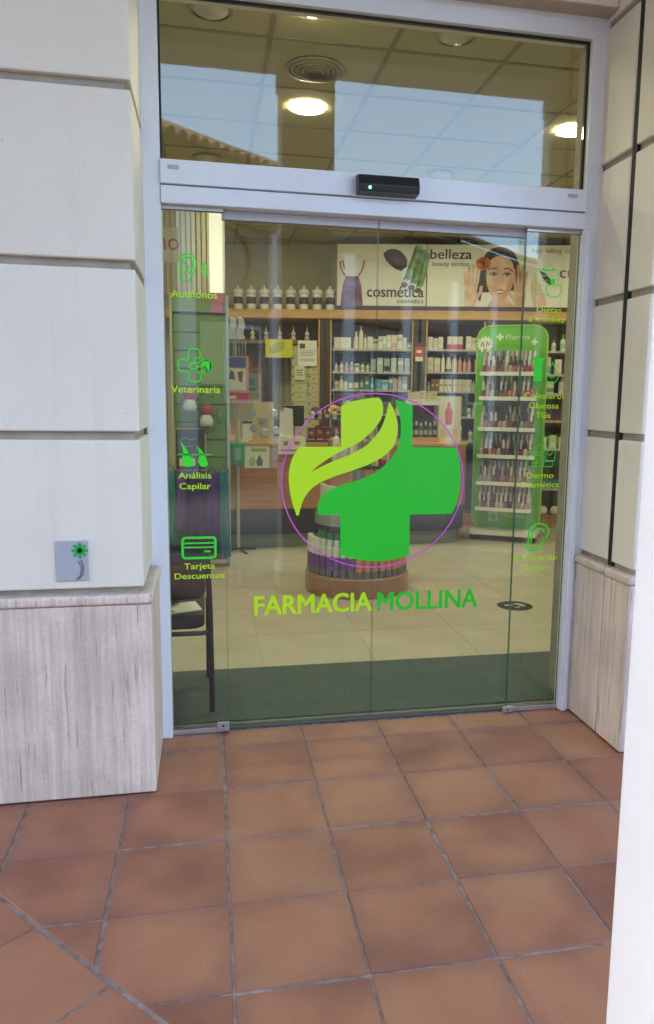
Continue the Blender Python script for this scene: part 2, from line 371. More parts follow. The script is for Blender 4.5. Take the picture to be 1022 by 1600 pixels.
# ------------------------------------------------------------------ ground and portico floor
struct('street', MB().box(-60, 60, -80, -3.9, -.2, -.012), M_STREET)
fl = struct('portico_floor', MB().box(-8, 10, -3.9, .06, -.2, -.0035), M_GROUT)
T = .33; X0, Y0 = .3212, -.1613
nrm = Vector((-.751, -.660)); cc = .893; dvec = Vector((.660, -.751))
def clip(poly, n, c):            # keep n.p <= c
    out = []
    for i in range(len(poly)):
        a, b = poly[i], poly[(i+1) % len(poly)]; da, db = n.dot(a)-c, n.dot(b)-c
        if da <= 0: out.append(a)
        if (da < 0) != (db < 0) and abs(da-db) > 1e-9: out.append(a + (b-a)*(da/(da-db)))
    return out
def add_tile(poly, dz):
    if len(poly) < 3: return
    ar = abs(sum(poly[i].x*poly[(i+1) % len(poly)].y - poly[(i+1) % len(poly)].x*poly[i].y for i in range(len(poly))))/2
    if ar < .0008: return
    cx = sum(p.x for p in poly)/len(poly); cy_ = sum(p.y for p in poly)/len(poly)
    mb = MB().prism([(p.x-cx, p.y-cy_) for p in poly], -.02, 0, 'xy')
    me = bpy.data.meshes.new('tile'); 
    bm = bmesh.new(); vs = [bm.verts.new((p.x-cx, p.y-cy_, 0)) for p in poly]; f = bm.faces.new(vs)
    if f.normal.z < 0: f.normal_flip()
    ex = bmesh.ops.extrude_face_region(bm, geom=[f]); top = [e for e in ex['geom'] if isinstance(e, bmesh.types.BMVert)]
    for v_ in bm.verts: v_.co.z = -.014
    for v_ in top: v_.co.z = 0
    bmesh.ops.recalc_face_normals(bm, faces=bm.faces)
    es = [e for e in bm.edges if all(abs(v_.co.z) < 1e-6 for v_ in e.verts)]
    bmesh.ops.bevel(bm, geom=es, offset=.003, segments=2, profile=.5, affect='EDGES')
    bm.to_mesh(me); bm.free(); me.materials.append(M_TERRA)
    put('tile', me, fl, (cx, cy_, dz), (random.uniform(-.002,.002), random.uniform(-.002,.002), random.uniform(-.003,.003)))
g = .0075
for i in range(-5, 6):
    for j in range(-1, 10):
        jx, jy = random.uniform(-.0025,.0025), random.uniform(-.0022,.0022)
        x0, x1 = X0+i*T+g/2+jx, X0+(i+1)*T-g/2+jx
        y1, y0 = Y0-j*T-g/2+jy, Y0-(j+1)*T+g/2+jy
        y1 = min(y1, -.004)
        p = [Vector((x0,y0)), Vector((x1,y0)), Vector((x1,y1)), Vector((x0,y1))]
        if x1 < -1.2 and y0 > -1.0: continue
        add_tile(clip(p, nrm, cc-g/2-.003), random.uniform(-.0008,.0006))
a0 = dvec.dot(Vector((.026,-1.406)))
for i in range(-5, 5):
    for j in range(0, 6):
        p = [dvec*(a0+(i+e)*T + s*g/2) + nrm*(cc+(j+h)*T + q*g/2 + .003*(j == 0)) for e, h, s, q in ((0,0,1,1),(1,0,-1,1),(1,1,-1,-1),(0,1,1,-1))]
        m_ = sum(p, Vector((0,0)))/4
        if m_.x < -1.6 or m_.y < -3.8 or m_.y > -.3: continue
        p = clip(p, Vector((0,1)), -.50)
        add_tile(p, random.uniform(-.0008,.0006))

# ------------------------------------------------------------------ stone piers, lintel, portico
def pier(name, label, x0, x1, sections, front, plinth_front, side, trim):
    """sections: (y or x spans) list of (xa, xb, ya, yb) panel columns; plinth likewise"""
    t = thing(name, label, 'wall')
    core, cols, pcols, caps = MB(), sections, trim, side
    core.box(*core_box[name], 0, 3.868)
    part('core', core, M_JOINT, t)
    zs = [.75, 1.262, 1.81, 2.352, 2.90, 3.40, 3.866]
    for (xa, xb, ya, yb) in cols:
        for a, b in zip(zs[:-1], zs[1:]):
            part('stone_panel', MB().box(xa, xb, ya, yb, a+(.014 if a > .76 else 0), b-.014), M_STONE, t, bevel=.006, seg=2)
    for (xa, xb, ya, yb) in pcols:
        part('plinth_slab', MB().box(xa, xb, ya, yb, 0.007, .690), M_TRAV, t, bevel=.004)
    for (xa, xb, ya, yb, ax) in caps:
        part('plinth_cap', MB().box(xa, xb, ya, yb, .692, .728), M_TRAV, t, bevel=.012, seg=3)
    return t
core_box = {'stone_pier': (-6, .040, -.455, .25), 'stone_wall': (1.912, 9, -.455, .25)}
PL = pier('stone_pier', 'cream panelled stone wall with travertine plinth left of the glass doors', 0, 0,
     [(-2.6, -.962, -.478, -.40), (-.94, .060, -.478, -.024)], 0, 0,
     [(-2.6, .092, -.497, -.018, 0)], [(-2.6, -.93, -.488, -.40), (-.927, .084, -.488, -.018)])
PR = pier('stone_wall', 'beige stone return wall with black vertical joint right of the doors', 0, 0,
     [(1.892, 2.4, -.273, -.026), (1.892, 3.6, -.478, -.309)], 0, 0,
     [(1.866, 2.4, -.282, -.020, 0), (1.866, 3.6, -.497, -.296, 0)], [(1.876, 2.4, -.284, -.020), (1.876, 3.6, -.488, -.294)])
part('joint_strip', MB().box(1.898, 1.9115, -.3085, -.2735, .73, 3.86), M_RUB, PR)
lin = thing('door_lintel', 'pale stone lintel above the door frame', 'lintel')
part('lintel_block', MB().box(.064, 1.889, -.12, .25, 2.934, 3.868), M_STONE, lin, bevel=.004)
part('soffit', MB().box(.068, 1.886, -.112, .2, 2.928, 2.9325), pm('soffit_paint', (.44, .36, .27), .8), lin)
# portico ceiling and arcade, under unseen storeys added to block the sun
bl = thing('portico_sun_block', 'portico ceiling and beam under unseen upper storeys added to block the sun', 'building')
part('wall', MB().box(-12, 14, -.10, 7.5, 3.88, 7.0), M_FACADE, bl)  # unseen storeys, added to keep direct sun off the entrance
part('portico_ceiling', MB().box(-12, 14, -2.66, -.104, 3.87, 4.0), M_CEIL, bl)
part('beam', MB().box(-12, 14, -2.66, -2.30, 3.63, 3.868), M_PLASTER, bl, bevel=.01)
part('wall', MB().box(-12, 14, -2.62, -.11, 4.005, 6.9), M_FACADE, bl)  # unseen block over the portico, added against the sun
def pillar(x, label):
    t = thing('arcade_pillar', label, 'pillar', (x, -2.472, 0), 0, 'white arcade pillars')
    part('shaft', MB().box(-.178, .178, -.178, .178, .16, 3.49), M_PLASTER, t, bevel=.012, seg=3)
    part('base', MB().box(-.20, .20, -.20, .20, 0.001, .158), M_PLASTER, t, bevel=.01, seg=2)
    part('capital', MB().box(-.190, .190, -.178, .178, 3.492, 3.628), M_PLASTER, t, bevel=.01, seg=2)
pillar(.972, 'tall white plaster pillar close by on the right, cutting off the tiled floor')
for k, x in enumerate((-1.08, 2.97, -3.13, 5.02)): pillar(x, ['white arcade pillar left of the camera beside the pier wall', 'white arcade pillar next to the right of the near pillar', 'white arcade pillar farthest left along the portico', 'white arcade pillar farthest right along the portico'][k])

# opposite house, seen mirrored in the glass
hx = Matrix.Rotation(R(-42), 4, 'Z')
hs_ = thing('house_opposite', 'beige house across the street with tiled eaves mirrored in the glass', 'house', (-.9, -10.2, 0), R(-42.2))
part('wall', MB().box(-9, 16, -6, 0, 0, 5.3), M_FACADE, hs_)
part('eave', MB().box(-9.2, 16.2, -.2, .55, 5.3, 5.42), pm('eave_plaster', (.22, .17, .12), .9), hs_)
rf = MB()
rf.poly([(-9.3,.68,5.43),(16.3,.68,5.43),(16.3,-3,7.0),(-9.3,-3,7.0)]); rf.poly([(-9.3,-6.6,5.43),(-9.3,-3,7.0),(16.3,-3,7.0),(16.3,-6.6,5.43)])
for q in range(110):
    x = -9.2+q*.232; rf.tube([(x,.70,5.47),(x,-2.9,7.02)], .085, 6)
part('roof', rf, M_ROOF, hs_)
part('cornice', MB().box(-9, 16, 0, .12, 4.55, 4.75).box(-9, 16, 0, .07, 3.1, 3.22), colm((.30,.20,.11),.8), hs_)
for q in range(9):
    part('pilaster', MB().box(-6+q*2.3, -5.62+q*2.3, 0, .10, 0, 4.54), M_PLASTER, hs_)
for q in range(8):
    x = -4.9+q*2.3
    fr = part('window', MB().box(x, x+.95, .002, .05, 1.3, 2.75), colm((.75,.74,.70)), hs_)
    part('pane', MB().box(x+.07, x+.88, .05, .054, 1.37, 2.68), colm((.05,.06,.07), .1), fr)
ring = [(2.1+.62*math.cos(a*PI/16), 3.9+.62*math.sin(a*PI/16)) for a in range(32)]
part('round_moulding', MB().ribbon(ring, .13, .0, .09, True), colm((.30,.20,.11),.8), hs_)

# ------------------------------------------------------------------ door frame
df = thing('door_frame', 'white aluminium frame of the shop entrance with transom window', 'door frame')
part('jamb', MB().box(.052, .122, -.034, .06, 0, 2.93), M_ALU, df, bevel=.002)
part('jamb', MB().box(1.832, 1.906, -.034, .018, .004, 2.93), M_ALU, df, bevel=.002)
part('jamb_cover', MB().box(1.836, 1.862, -.050, -.0345, .003, 2.10), M_ALU, df, bevel=.003)
part('head', MB().box(.1225, 1.8315, -.033, .06, 2.848, 2.930), M_ALU, df, bevel=.002)
part('transom_bar', MB().box(.1225, 1.8315, -.052, .075, 2.176, 2.262), M_ALU, df, bevel=.002)
part('operator_cover', MB().box(.1225, 1.8315, -.045, .08, 2.108, 2.171), M_ALU, df, bevel=.003, seg=2)
part('cover_groove', MB().box(.124, 1.83, -.036, .07, 2.1712, 2.1758), colm((.25,.25,.28)), df)
for x in (.150, 1.745):
    p = part('name_plate', MB().box(x, x+.042, -.0545, -.0522, 2.227, 2.241).box(x+.003, x+.012, -.0552, -.0546, 2.230, 2.238).box(x+.015, x+.039, -.0552, -.0546, 2.231, 2.237), colm((.42,.43,.46), .3), df)
part('gasket', MB().box(.1226, .130, -.008, .008, 2.2625, 2.8475).box(1.822, 1.8314, -.008, .008, 2.2625, 2.8475).box(.1302, 1.8218, -.008, .008, 2.839, 2.8475).box(.1302, 1.8218, -.008, .008, 2.2625, 2.268), M_RUB, df)
part('transom_pane', MB().box(.1305, 1.8215, -.004, .004, 2.2685, 2.8385), M_GTRAN, df)
def pane(name, x0, x1, y0, y1, z0, z1, parent):
    return part(name, MB().box(x0, x1, y0, y1, z0, z1, ms=[1,1,0,0,1,1]), [M_GDOOR, M_GEDGE], parent)
for x0, x1, lb in ((.123, .352, 'narrow fixed glass panel with hearing aid stickers'), (1.592, 1.8305, 'narrow fixed glass panel with diet stickers')):
    p = pane('side_pane', x0, x1, -.005, .005, .022, 2.094, df); p['label'] = lb
    part('top_rail', MB().box(x0, x1, -.012, .012, 2.094, 2.1075), M_STEEL, df, bevel=.001)
    part('bottom_channel', MB().box(x0, x1, -.012, .012, .002, .022), M_STEEL, df, bevel=.001)
part('threshold', MB().box(.123, 1.831, .014, .058, .001, .007), colm((.10,.09,.09)), df)
def leaf(label, x0, x1):
    t = thing('sliding_door', label, 'glass door', (0, .034, 0), 0, 'sliding glass door leaves')
    pane('glass_pane', x0, x1, -.005, .005, .012, 2.075, t)
    part('top_rail', MB().box(x0, x1, -.014, .014, 2.075, 2.107), colm((.50,.50,.58), .35), t, bevel=.001)
    return t
LL = leaf('left sliding glass door leaf carrying the lime half of the cross', .346, .9665)
LR = leaf('right sliding glass door leaf carrying the green half of the cross', .9705, 1.602)
for x0, x1, z, lb in ((.302, .352, .022, 'steel floor guide at the foot of the left glass panel'), (1.566, 1.612, .004, 'steel floor guide at the foot of the right glass panel')):
    t = thing('floor_guide', lb, 'door guide', (0,0,0))
    part('bracket', MB().box(x0, x1, -.026, -.0122, z-.01 if z > .02 else .003, z+.026), M_STEEL, t, bevel=.002)
    part('screw', MB().box((x0+x1)/2-.004, (x0+x1)/2+.004, -.0275, -.0262, z+.008, z+.016), M_BLACK, t)
ms = thing('motion_sensor', 'black door sensor box with a tiny green light on the white header', 'sensor', (.979, -.0525, 2.178))
part('housing', MB().prism([(-.0,.0),(-.055,.006),(-.062,.03),(-.045,.068),(0,.076)], -.121, .121, 'yz'), M_BLACK, ms, bevel=.003, seg=2)
part('lens_strip', MB().box(-.113, .113, -.0545, -.052, .008, .014), colm((.02,.02,.03), .1), ms)
part('indicator_light', MB().box(-.080, -.074, -.0645, -.060, .014, .021), emit('green_led', (.05, 1, .15), 3), ms)

# ------------------------------------------------------------------ stickers on the glass
YS, YL = -.0068, .0272       # just in front of side panes / of the leaves
LIME = [(0.8219,1.3641),(0.8506,1.3791),(0.9106,1.3935),(0.9711,1.4013),(0.9885,1.3956),(0.998,1.3741),(1.0005,1.3496),(0.9929,1.3149),(0.9731,1.2831),(0.9431,1.2492),(0.9029,1.2173),(0.8628,1.1964),(0.8127,1.1725),(0.7629,1.1429),(0.7232,1.1142),(0.6984,1.0916),(0.7431,1.1152),(0.7929,1.1369),(0.843,1.1567),(0.8933,1.1805),(0.9336,1.2055),(0.9637,1.2344),(0.9886,1.2683),(1.0054,1.3051),(1.0169,1.3448),(1.0243,1.3843),(1.0348,1.3727),(1.0486,1.3471),(1.0606,1.3106),(1.0655,1.2738),(1.0612,1.2339),(1.0464,1.1978),(1.0161,1.1656),(0.9755,1.1396),(0.9247,1.1156),(0.8639,1.0948),(0.8035,1.0751),(0.7435,1.0506),(0.7037,1.025),(0.6759,0.9924),(0.6591,0.9556),(0.6473,0.9107),(0.6383,0.9108),(0.6194,0.9681),(0.6095,1.0179),(0.6056,1.0673),(0.6095,1.1116),(0.6203,1.1479),(0.634,1.1734),(0.6517,1.1969),(0.8235,1.1973)]
GREEN = [(1.0528,1.3926),(1.0837,1.3871),(1.1274,1.3709),(1.1284,1.1959),(1.3248,1.1943),(1.3378,1.1555),(1.3459,1.1041),(1.3487,1.0525),(1.3451,1.0008),(1.3338,0.9489),(1.3157,0.9074),(1.1257,0.9072),(1.1276,0.7334),(1.0982,0.7216),(1.0456,0.7115),(0.9827,0.707),(0.9201,0.7129),(0.8682,0.7247),(0.8249,0.7393),(0.8233,0.9099),(0.7303,0.9114),(0.7261,0.9366),(0.732,0.9667),(0.7488,0.9946),(0.7738,1.0144),(0.809,1.0301),(0.8645,1.0467),(0.9254,1.0664),(0.9712,1.0893),(1.0169,1.1244),(1.0492,1.1616),(1.0681,1.2018),(1.0775,1.2459),(1.0775,1.2938),(1.0704,1.3355),(1.0595,1.367)]
def smooth_poly(p, corners=math.radians(48)):
    out = []; n = len(p)
    for i in range(n):
        a, b, c, d = (Vector(p[(i+k) % n]) for k in (-1, 0, 1, 2))
        out.append(tuple(b))
        ok1 = (b-a).angle(c-b, 0) < corners; ok2 = (c-b).angle(d-c, 0) < corners
        t1 = (c-a)*.5 if ok1 else (c-b); t2 = (d-b)*.5 if ok2 else (c-b)
        if (ok1 or ok2) and (c-b).length > .012:
            for s in (.33, .67):
                h = (b*(2*s**3-3*s**2+1) + t1*(s**3-2*s**2+s) + c*(-2*s**3+3*s**2) + t2*(s**3-s**2)); out.append(tuple(h))
    return out
lg = thing('cross_sticker', 'large lime and green pharmacy cross with leaf inside a thin pink ring on the doors', 'window sticker', (0, YL, 0))
part('lime_leaf', MB().prism(smooth_poly(LIME), 0, .0006), M_VL, lg)
part('green_cross', MB().prism(smooth_poly(GREEN), 0, .0006), M_VG, lg)
part('pink_ring', MB().ribbon([(.968+.392*math.cos(a*PI/60), 1.050+.3685*math.sin(a*PI/60)) for a in range(120)], .0052, 0, .0006, True), M_VP, lg)
nm = thing('name_sticker', 'lettering FARMACIA MOLLINA in lime and green across the glass doors', 'window lettering', (0, YL, 0))
part('lime_word', add_text(MB(), 'FARMACIA', .463, .963, .490, .080, 0, layers=.032), M_VL, nm)
part('green_word', add_text(MB(), 'MOLLINA', .991, 1.444, .488, .080, 0, layers=.032), M_VG, nm)

class Icon:
    """drawn in its own millimetre-like units around a centre on the side pane"""
    def __init__(s, label, cx, cz, sx, sz, x0, y0, sc, pc):
        s.t = thing('service_sticker', label, 'window sticker', (cx, YS, cz), 0, 'green service stickers on the side panes')
        s.f = lambda p: ((x0+p[0]/sc-pc[0])*sx, -(y0+p[1]/sc-pc[1])*sz); s.w = sx/sc
        s.mb = MB(); s.tx = MB()
    def line(s, pts, wd, closed=False): s.mb.ribbon([s.f(p) for p in pts], wd*s.w, 0, .0006, closed); return s
    def fill(s, pts): s.mb.prism([s.f(p) for p in pts], 0, .0006); return s
    def ell(s, cx, cy_, rx, ry, wd): return s.line([(cx+rx*math.cos(a*PI/12), cy_+ry*math.sin(a*PI/12)) for a in range(24)], wd, True)
    def text(s, body, x0, x1, z, cap): add_text(s.tx, body, x0, x1, z, cap, 0, layers=.018); return s
    def done(s, mat=None):
        part('icon', s.mb, mat or M_VG2, s.t); part('caption', s.tx, M_VL, s.t)
SX, SZ, RX, RZ = .00243, .00247, .00293, .00272
i1 = Icon('green ear icon captioned Audífonos at the top of the left pane', .2384, 1.88, SX, .0024, 240, 330, 6.39, (303, 418))
i1.line([(330,690),(295,686),(272,655),(266,610),(262,480),(275,445),(305,420),(345,415),(390,430),(420,470),(425,520),(410,570),(385,620),(365,665)], 15, True)
i1.line([(285,495),(295,465),(330,450),(375,460),(400,500),(395,540),(370,590),(355,620)], 15).line([(290,500),(325,510),(345,545),(335,585),(300,605)], 15)
i1.line([(470,530),(486,560),(470,610)], 13).line([(490,500),(513,560),(490,640)], 13).line([(508,485),(537,560),(508,640)], 13)
i1.text('Audífonos', -.087, .086, -.108, .026).done()
i2 = Icon('green cross with paw print captioned Veterinaria on the left pane', .2321, 1.5149, SX, SZ, 240, 480, 6.39, (303, 569))
def arc(cx, cy_, r, a0, a1): return [(cx+r*math.cos(R(a0+(a1-a0)*k/4)), cy_+r*math.sin(R(a0+(a1-a0)*k/4))) for k in range(5)]
pl = arc(380,440,30,180,270)+arc(435,440,30,270,360)+[(465,515)]+arc(540,545,30,270,360)+arc(540,600,30,0,90)+[(465,630)]+arc(435,700,30,0,90)+arc(380,700,30,90,180)+[(350,630)]+arc(275,600,30,90,180)+arc(275,545,30,180,270)+[(350,515)]
i2.line(pl, 14, True).ell(435,520,28,26,12).ell(395,575,38,30,12).ell(478,612,50,40,12)
i2.fill([(505,520),(530,490),(550,520),(590,555),(575,600),(545,640),(510,600),(480,560)])
i2.text('Veterinaria', -.088, .100, -.105, .026).done()
i3 = Icon('two green hair drops captioned Análisis Capilar on the left pane', .2261, 1.170, .0025, .0025, 240, 630, 6.39, (307, 707))
i3.fill([(293,358),(340,420),(385,490),(420,560),(425,590),(400,620),(360,628),(325,615),(305,580),(312,545),(325,500),(318,440)])
i3.fill([(452,405),(500,450),(530,500),(560,570),(568,600),(545,622),(515,628),(485,610),(467,575),(475,530),(485,500),(470,450)])
i3.line([(265,500),(608,500)], 11).text('Análisis', -.062, .066, -.098, .024).text('Capilar', -.058, .064, -.141, .024).done()
i4 = Icon('green discount card icon captioned Tarjeta Descuentos low on the left pane', .2398, .7898, .0025, .0026, 240, 780, 6.39, (311, 854))
i4.line(arc(318,400,30,180,270)+arc(590,400,30,270,360)+arc(590,545,30,0,90)+arc(318,545,30,90,180), 24, True).line([(303,425),(605,425)], 15).line([(303,468),(605,468)], 15).line([(505,510),(572,510)], 18)
i4.text('Tarjeta', -.060, .062, -.087, .024).text('Descuentos', -.098, .100, -.127, .024).done()
i5 = Icon('green clipboard and apple captioned Dietas a medida on the right pane', 1.7033, 1.8988, RX, .0026, 790, 360, 7.86, (859, 437))
i5.line([(385,465),(637,465),(637,640)], 9).line([(385,465),(385,775),(530,775)], 9)
i5.line([(460,480),(462,437),(490,432),(500,402),(520,394),(540,402),(552,432),(577,437),(580,480)], 9, True).line([(435,545),(590,545)], 8).line([(440,600),(520,600)], 8).line([(430,662),(478,662)], 8)
i5.fill([(545,600),(575,575),(608,575),(605,645),(560,645)])
i5.line([(502,690),(520,657),(555,655),(595,668),(640,644),(680,657),(692,700),(680,750),(645,800),(595,803),(560,805),(530,775),(508,720)], 10, True)
i5.text('Dietas', -.052, .060, -.130, .024).text('a medida', -.089, .077, -.170, .024).done()
i6 = Icon('green test tube and blood drop captioned Colesterol Glucosa TGs on the right pane', 1.7022, 1.5242, RX, .0027, 790, 500, 7.86, (852, 578))
i6.fill([(333,445),(467,445),(467,490),(450,490),(450,740),(345,740),(345,490),(333,490)])
i6.line([(347,740),(347,780),(360,812),(390,826),(422,812),(438,780),(438,740)], 11)
i6.line([(570,505),(640,635),(652,690),(620,745),(570,765),(520,745),(492,690),(500,650),(540,575)], 11, True).line([(545,682),(595,682)], 12).line([(570,657),(570,707)], 12)
i6.text('Colesterol', -.090, .088, -.116, .024).text('Glucosa', -.068, .070, -.158, .024).text('TGs', -.034, .032, -.199, .024).done()
i7 = Icon('thin green cream jar and tube captioned Dermo Cosmética on the right pane', 1.7082, 1.1733, .003, .0028, 790, 650, 7.86, (848, 706))
i7.line([(455,246),(630,246),(600,532),(498,532)], 8, True).line([(478,282),(622,282)], 7).line([(475,540),(590,540),(580,606),(470,606)], 8, True).ell(540,402,36,64,8)
i7.line([(285,430),(330,378),(425,330),(442,370),(455,430)], 8, True).line([(300,466),(475,466)], 8).line([(265,470),(270,590),(292,606),(440,606),(470,560),(475,470)], 8)
for q in range(5): i7.ell(372+22*math.cos(q*1.257), 545+22*math.sin(q*1.257), 12, 12, 6)
i7.text('Dermo', -.071, .056, -.109, .024).text('Cosmética', -.100, .084, -.150, .024).done()
i8 = Icon('green ear outline captioned Perforación Orejas lowest on the right pane', 1.7057, .8028, .003, .0029, 770, 770, 6.81, (841, 837))
i8.line([(368,560),(382,480),(378,410),(402,350),(450,318),(520,318),(570,345),(598,390),(580,450),(547,490),(522,540),(482,590),(430,605),(388,595)], 19, True)
i8.line([(402,540),(412,470),(422,405),(460,372),(510,372),(545,392)], 15).line([(400,560),(430,575),(455,520)], 13).ell(542,475,12,14,8)
i8.text('Perforación', -.108, .094, -.105, .024).text('Orejas', -.062, .052, -.149, .024).done()

# plaque on the left pier
t = thing('wall_plaque', 'small grey plaque with a green flower emblem on the left stone wall', 'plaque', (-.168, -.4785, .778))
part('plate', MB().box(-.052, .052, -.006, 0, 0, .137), colm((.40,.41,.45), .35), t, bevel=.002)
e = MB()
for q in range(8):
    a = q*PI/4; c_, s_ = math.cos(a), math.sin(a)
    e.prism([(.026+.004*-s_, .104+.004*c_), (.026+.026*c_-.006*s_, .104+.026*s_+.006*c_), (.026+.026*c_+.006*s_, .104+.026*s_-.006*c_), (.026+.004*s_, .104-.004*c_)], -.0075, -.0062)
part('flower_emblem', e, colm((.02,.35,.08)), t)
part('curved_lines', MB().ribbon([(.028,.072),(.036,.05),(.034,.024),(.018,.006)], .004, -.0075, -.0062).ribbon([(.018,.070),(.030,.045),(.024,.018),(.008,.004)], .003, -.0075, -.0062), colm((.14,.13,.16)), t)

# ================================================================== INSIDE THE SHOP
struct('shop_subfloor', MB().box(-2.6, 6.4, .065, 7.2, -.2, -.003), M_MJOINT)
sf = struct('shop_floor', MB().box(-2.6, 6.4, .066, 7.19, -.0029, -.0022), M_MJOINT)
me_t = MB().box(-.298, .298, -.298, .298, -.0021, 0).mesh('floor_tile', M_MARBLE)
for i in range(14):
    for j in range(11):
        x, y = -2.15+i*.6, .42+j*.6
        if x < 6.1 and y < 6.9: put('floor_tile', me_t, sf, (x, y, 0))
solo('entrance_mat', MB().box(-.9, 2.9, .09, .748, .001, .007), M_MAT, 'dark green coir mat just inside the glass doors', 'doormat', bevel=.002)
def wallthing(label, *b): solo('shop_wall', MB().box(*b), M_SWALL, label, 'wall')
wallthing('olive side wall inside the shop on the left', -2.7, -2.55, .07, 7.3, -.1, 3.3)
wallthing('olive side wall inside the shop on the right', 6.4, 6.5, .07, 7.3, -.1, 3.3)
th = R(-14.04)
eu = Vector((math.cos(th), math.sin(th), 0)); ev = Vector((-math.sin(th), math.cos(th), 0)); P0 = Vector((3.7, 4.95, 0))
def W(u, v, z): p = P0+eu*u+ev*v; return (p.x, p.y, z)
solo('shop_wall', MB().box(-6, 3.2, .46, .56, -.1, 3.3), M_SWALL, 'olive back wall behind the banners and shelves', 'wall', P0, th)
ce = struct('shop_ceiling', MB().box(-2.6, 6.5, .26, 7.3, 3.165, 3.3), M_SWALL)
me_c = MB().box(-.296, .296, -.296, .296, 3.141, 3.15).mesh('ceiling_panel', M_CPANEL, bevel=.003)
GX, GY, GS = .61, .94, .605
for i in range(-5, 9):
    for j in range(-1, 10): put('ceiling_panel', me_c, ce, (GX+(i+.5)*GS, GY+(j+.5)*GS, 0))
gb = MB()
for i in range(-5, 10): gb.box(GX+i*GS-.012, GX+i*GS+.012, .30, 7.0, 3.1370, 3.1408)
for j in range(-1, 11): gb.box(-2.45, 6.1, GY+j*GS-.012, GY+j*GS+.012, 3.1365, 3.1405)
put('grid_bars', gb.mesh('grid_bars', M_CGRID), ce)['label'] = 'grey ceiling grid bars'
# ceiling lamps
def lamp(x, y, label, on=True, r=.104):
    t = thing('ceiling_lamp', label, 'ceiling lamp', (x, y, 3.136), 0, 'round ceiling lamps')
    w_ = .007 if on else .018
    part('rim', MB().lathe([(r,-.001),(r+w_,-.001),(r+w_*.9,-.006 if on else -.012),(r,-.007 if on else -.014)], 28, cap=False), M_WHITE if on else colm((.30,.29,.25)), t)
    part('lens', MB().lathe([(.001,-.016),(r*.6,-.014),(r*.999,-.007)] if on else [(.001,-.03),(r*.6,-.026),(r,-.006)], 28, cap=False), M_LAMP if on else M_LENS, t, smooth=True)
lamp(.90, 1.80, 'lit round ceiling lamp left of centre behind the transom')
lamp(2.62, 1.78, 'lit round ceiling lamp at the right edge of the transom')
lamp(.78, .60, 'lit round ceiling lamp at the very top of the transom', r=.08)
for x, y, lb in ((-.85,1.8,'lit ceiling lamp hidden beyond the left jamb'), (4.36,1.78,'lit ceiling lamp hidden beyond the right jamb'), (-.85,4.0,'lit ceiling lamp deep in the shop far left'), (.90,4.2,'lit ceiling lamp above the counter on the left'), (2.62,4.0,'lit ceiling lamp above the counter on the right'), (4.3,3.6,'lit ceiling lamp above the green display stand')):
    lamp(x, y, lb)
lamp(.325, .715, 'unlit domed ceiling lamp in the top left of the transom', False, .085)
lamp(1.48, .705, 'unlit domed ceiling lamp in the top right of the transom', False, .085)
lamp(.305, 2.96, 'unlit ceiling lamp low at the left of the transom', False, .085)
lamp(2.08, 2.91, 'unlit ceiling lamp low right of the transom centre', False, .085)
v_ = thing('air_diffuser', 'round ringed air diffuser in the ceiling beside the lit lamp', 'air vent', (.875, 1.25, 3.136))
for k in range(5): part('ring', MB().lathe([(.035+.027*k,-.004-.003*(4-k)),(.052+.027*k,-.002),(.055+.027*k,-.005),(.038+.027*k,-.008-.003*(4-k))], 26, cap=False), colm((.36,.33,.24)), v_, smooth=True)

# ---------------------------------------------------------------- back wall: cornice, banners, shelving
co = thing('wood_cornice', 'light oak cornice shelf running along the back wall under the banners', 'cornice', P0, th)
part('board', MB().box(-5.2, 2.6, -.03, .44, 2.268, 2.360), M_OAK, co, bevel=.005)
part('edge_strip', MB().box(-5.2, 2.6, -.036, -.031, 2.344, 2.362), M_OAK, co)
def ell(cx, cz, rx, rz, n=20, a0=0, a1=360): return [(cx+rx*math.cos(R(a0+(a1-a0)*k/n)), cz+rz*math.sin(R(a0+(a1-a0)*k/n))) for k in range(n+(0 if a1-a0 == 360 else 1))]
def banner(label, u0, u1):
    t = thing('shop_banner', label, 'banner', W(u0, 0, 2.362), th, 'banners above the shelves')
    w_ = u1-u0
    part('board', MB().box(0, w_, 0, .02, .001, .70), M_CARD, t, bevel=.002)
    part('bottom_stripe', MB().box(0, w_, -.0015, -.0002, .002, .050), colm((.07,.025,.05)), t)
    return t
def flat(mb, poly, k, m=0): mb.prism(poly, -.0012*(k+1), -.0012*k-.0004, 'xz', m); return mb
INK = colm((.045,.035,.045), .6)
b1 = banner('banner reading cosmética with a purple bag and dark shell', -2.07, -1.10)
m_ = MB(); flat(m_, [(.035,.052),(.065,.28),(.095,.36),(.23,.36),(.262,.28),(.285,.052)], 1)
part('purple_bag_picture', m_, printed('printed_bag', (.09,.025,.08), (.17,.055,.15), (.30,.13,.26), 9), b1)
part('bag_handle', MB().ribbon([(.095,.36),(.05,.42),(.03,.50),(.06,.52),(.08,.44)], .016, -.004, -.003), colm((.40,.10,.12)), b1); part('bag_handle', MB().ribbon([(.23,.36),(.27,.42),(.30,.53)], .016, -.004, -.003), colm((.40,.10,.12)), b1)
m_ = MB(); flat(m_, smooth_poly([(.50,.60),(.56,.645),(.66,.64),(.75,.56),(.76,.47),(.70,.42),(.62,.45),(.53,.53)]), 1); part('dark_shell_picture', m_, printed('printed_shell', (.010,.006,.012), (.03,.018,.03), (.12,.06,.10), 7), b1)
m_ = MB()
for q in range(6):
    a = R(-62+q*14); x, z = .72+.035*q, .32+.012*(q % 2)-.018*q
    flat(m_, [(x,z),(x+.045,z+.02),(x+.13-.012*q+.05,z+.36),(x+.10-.012*q+.03,z+.37)], 1+q % 2, q % 2)
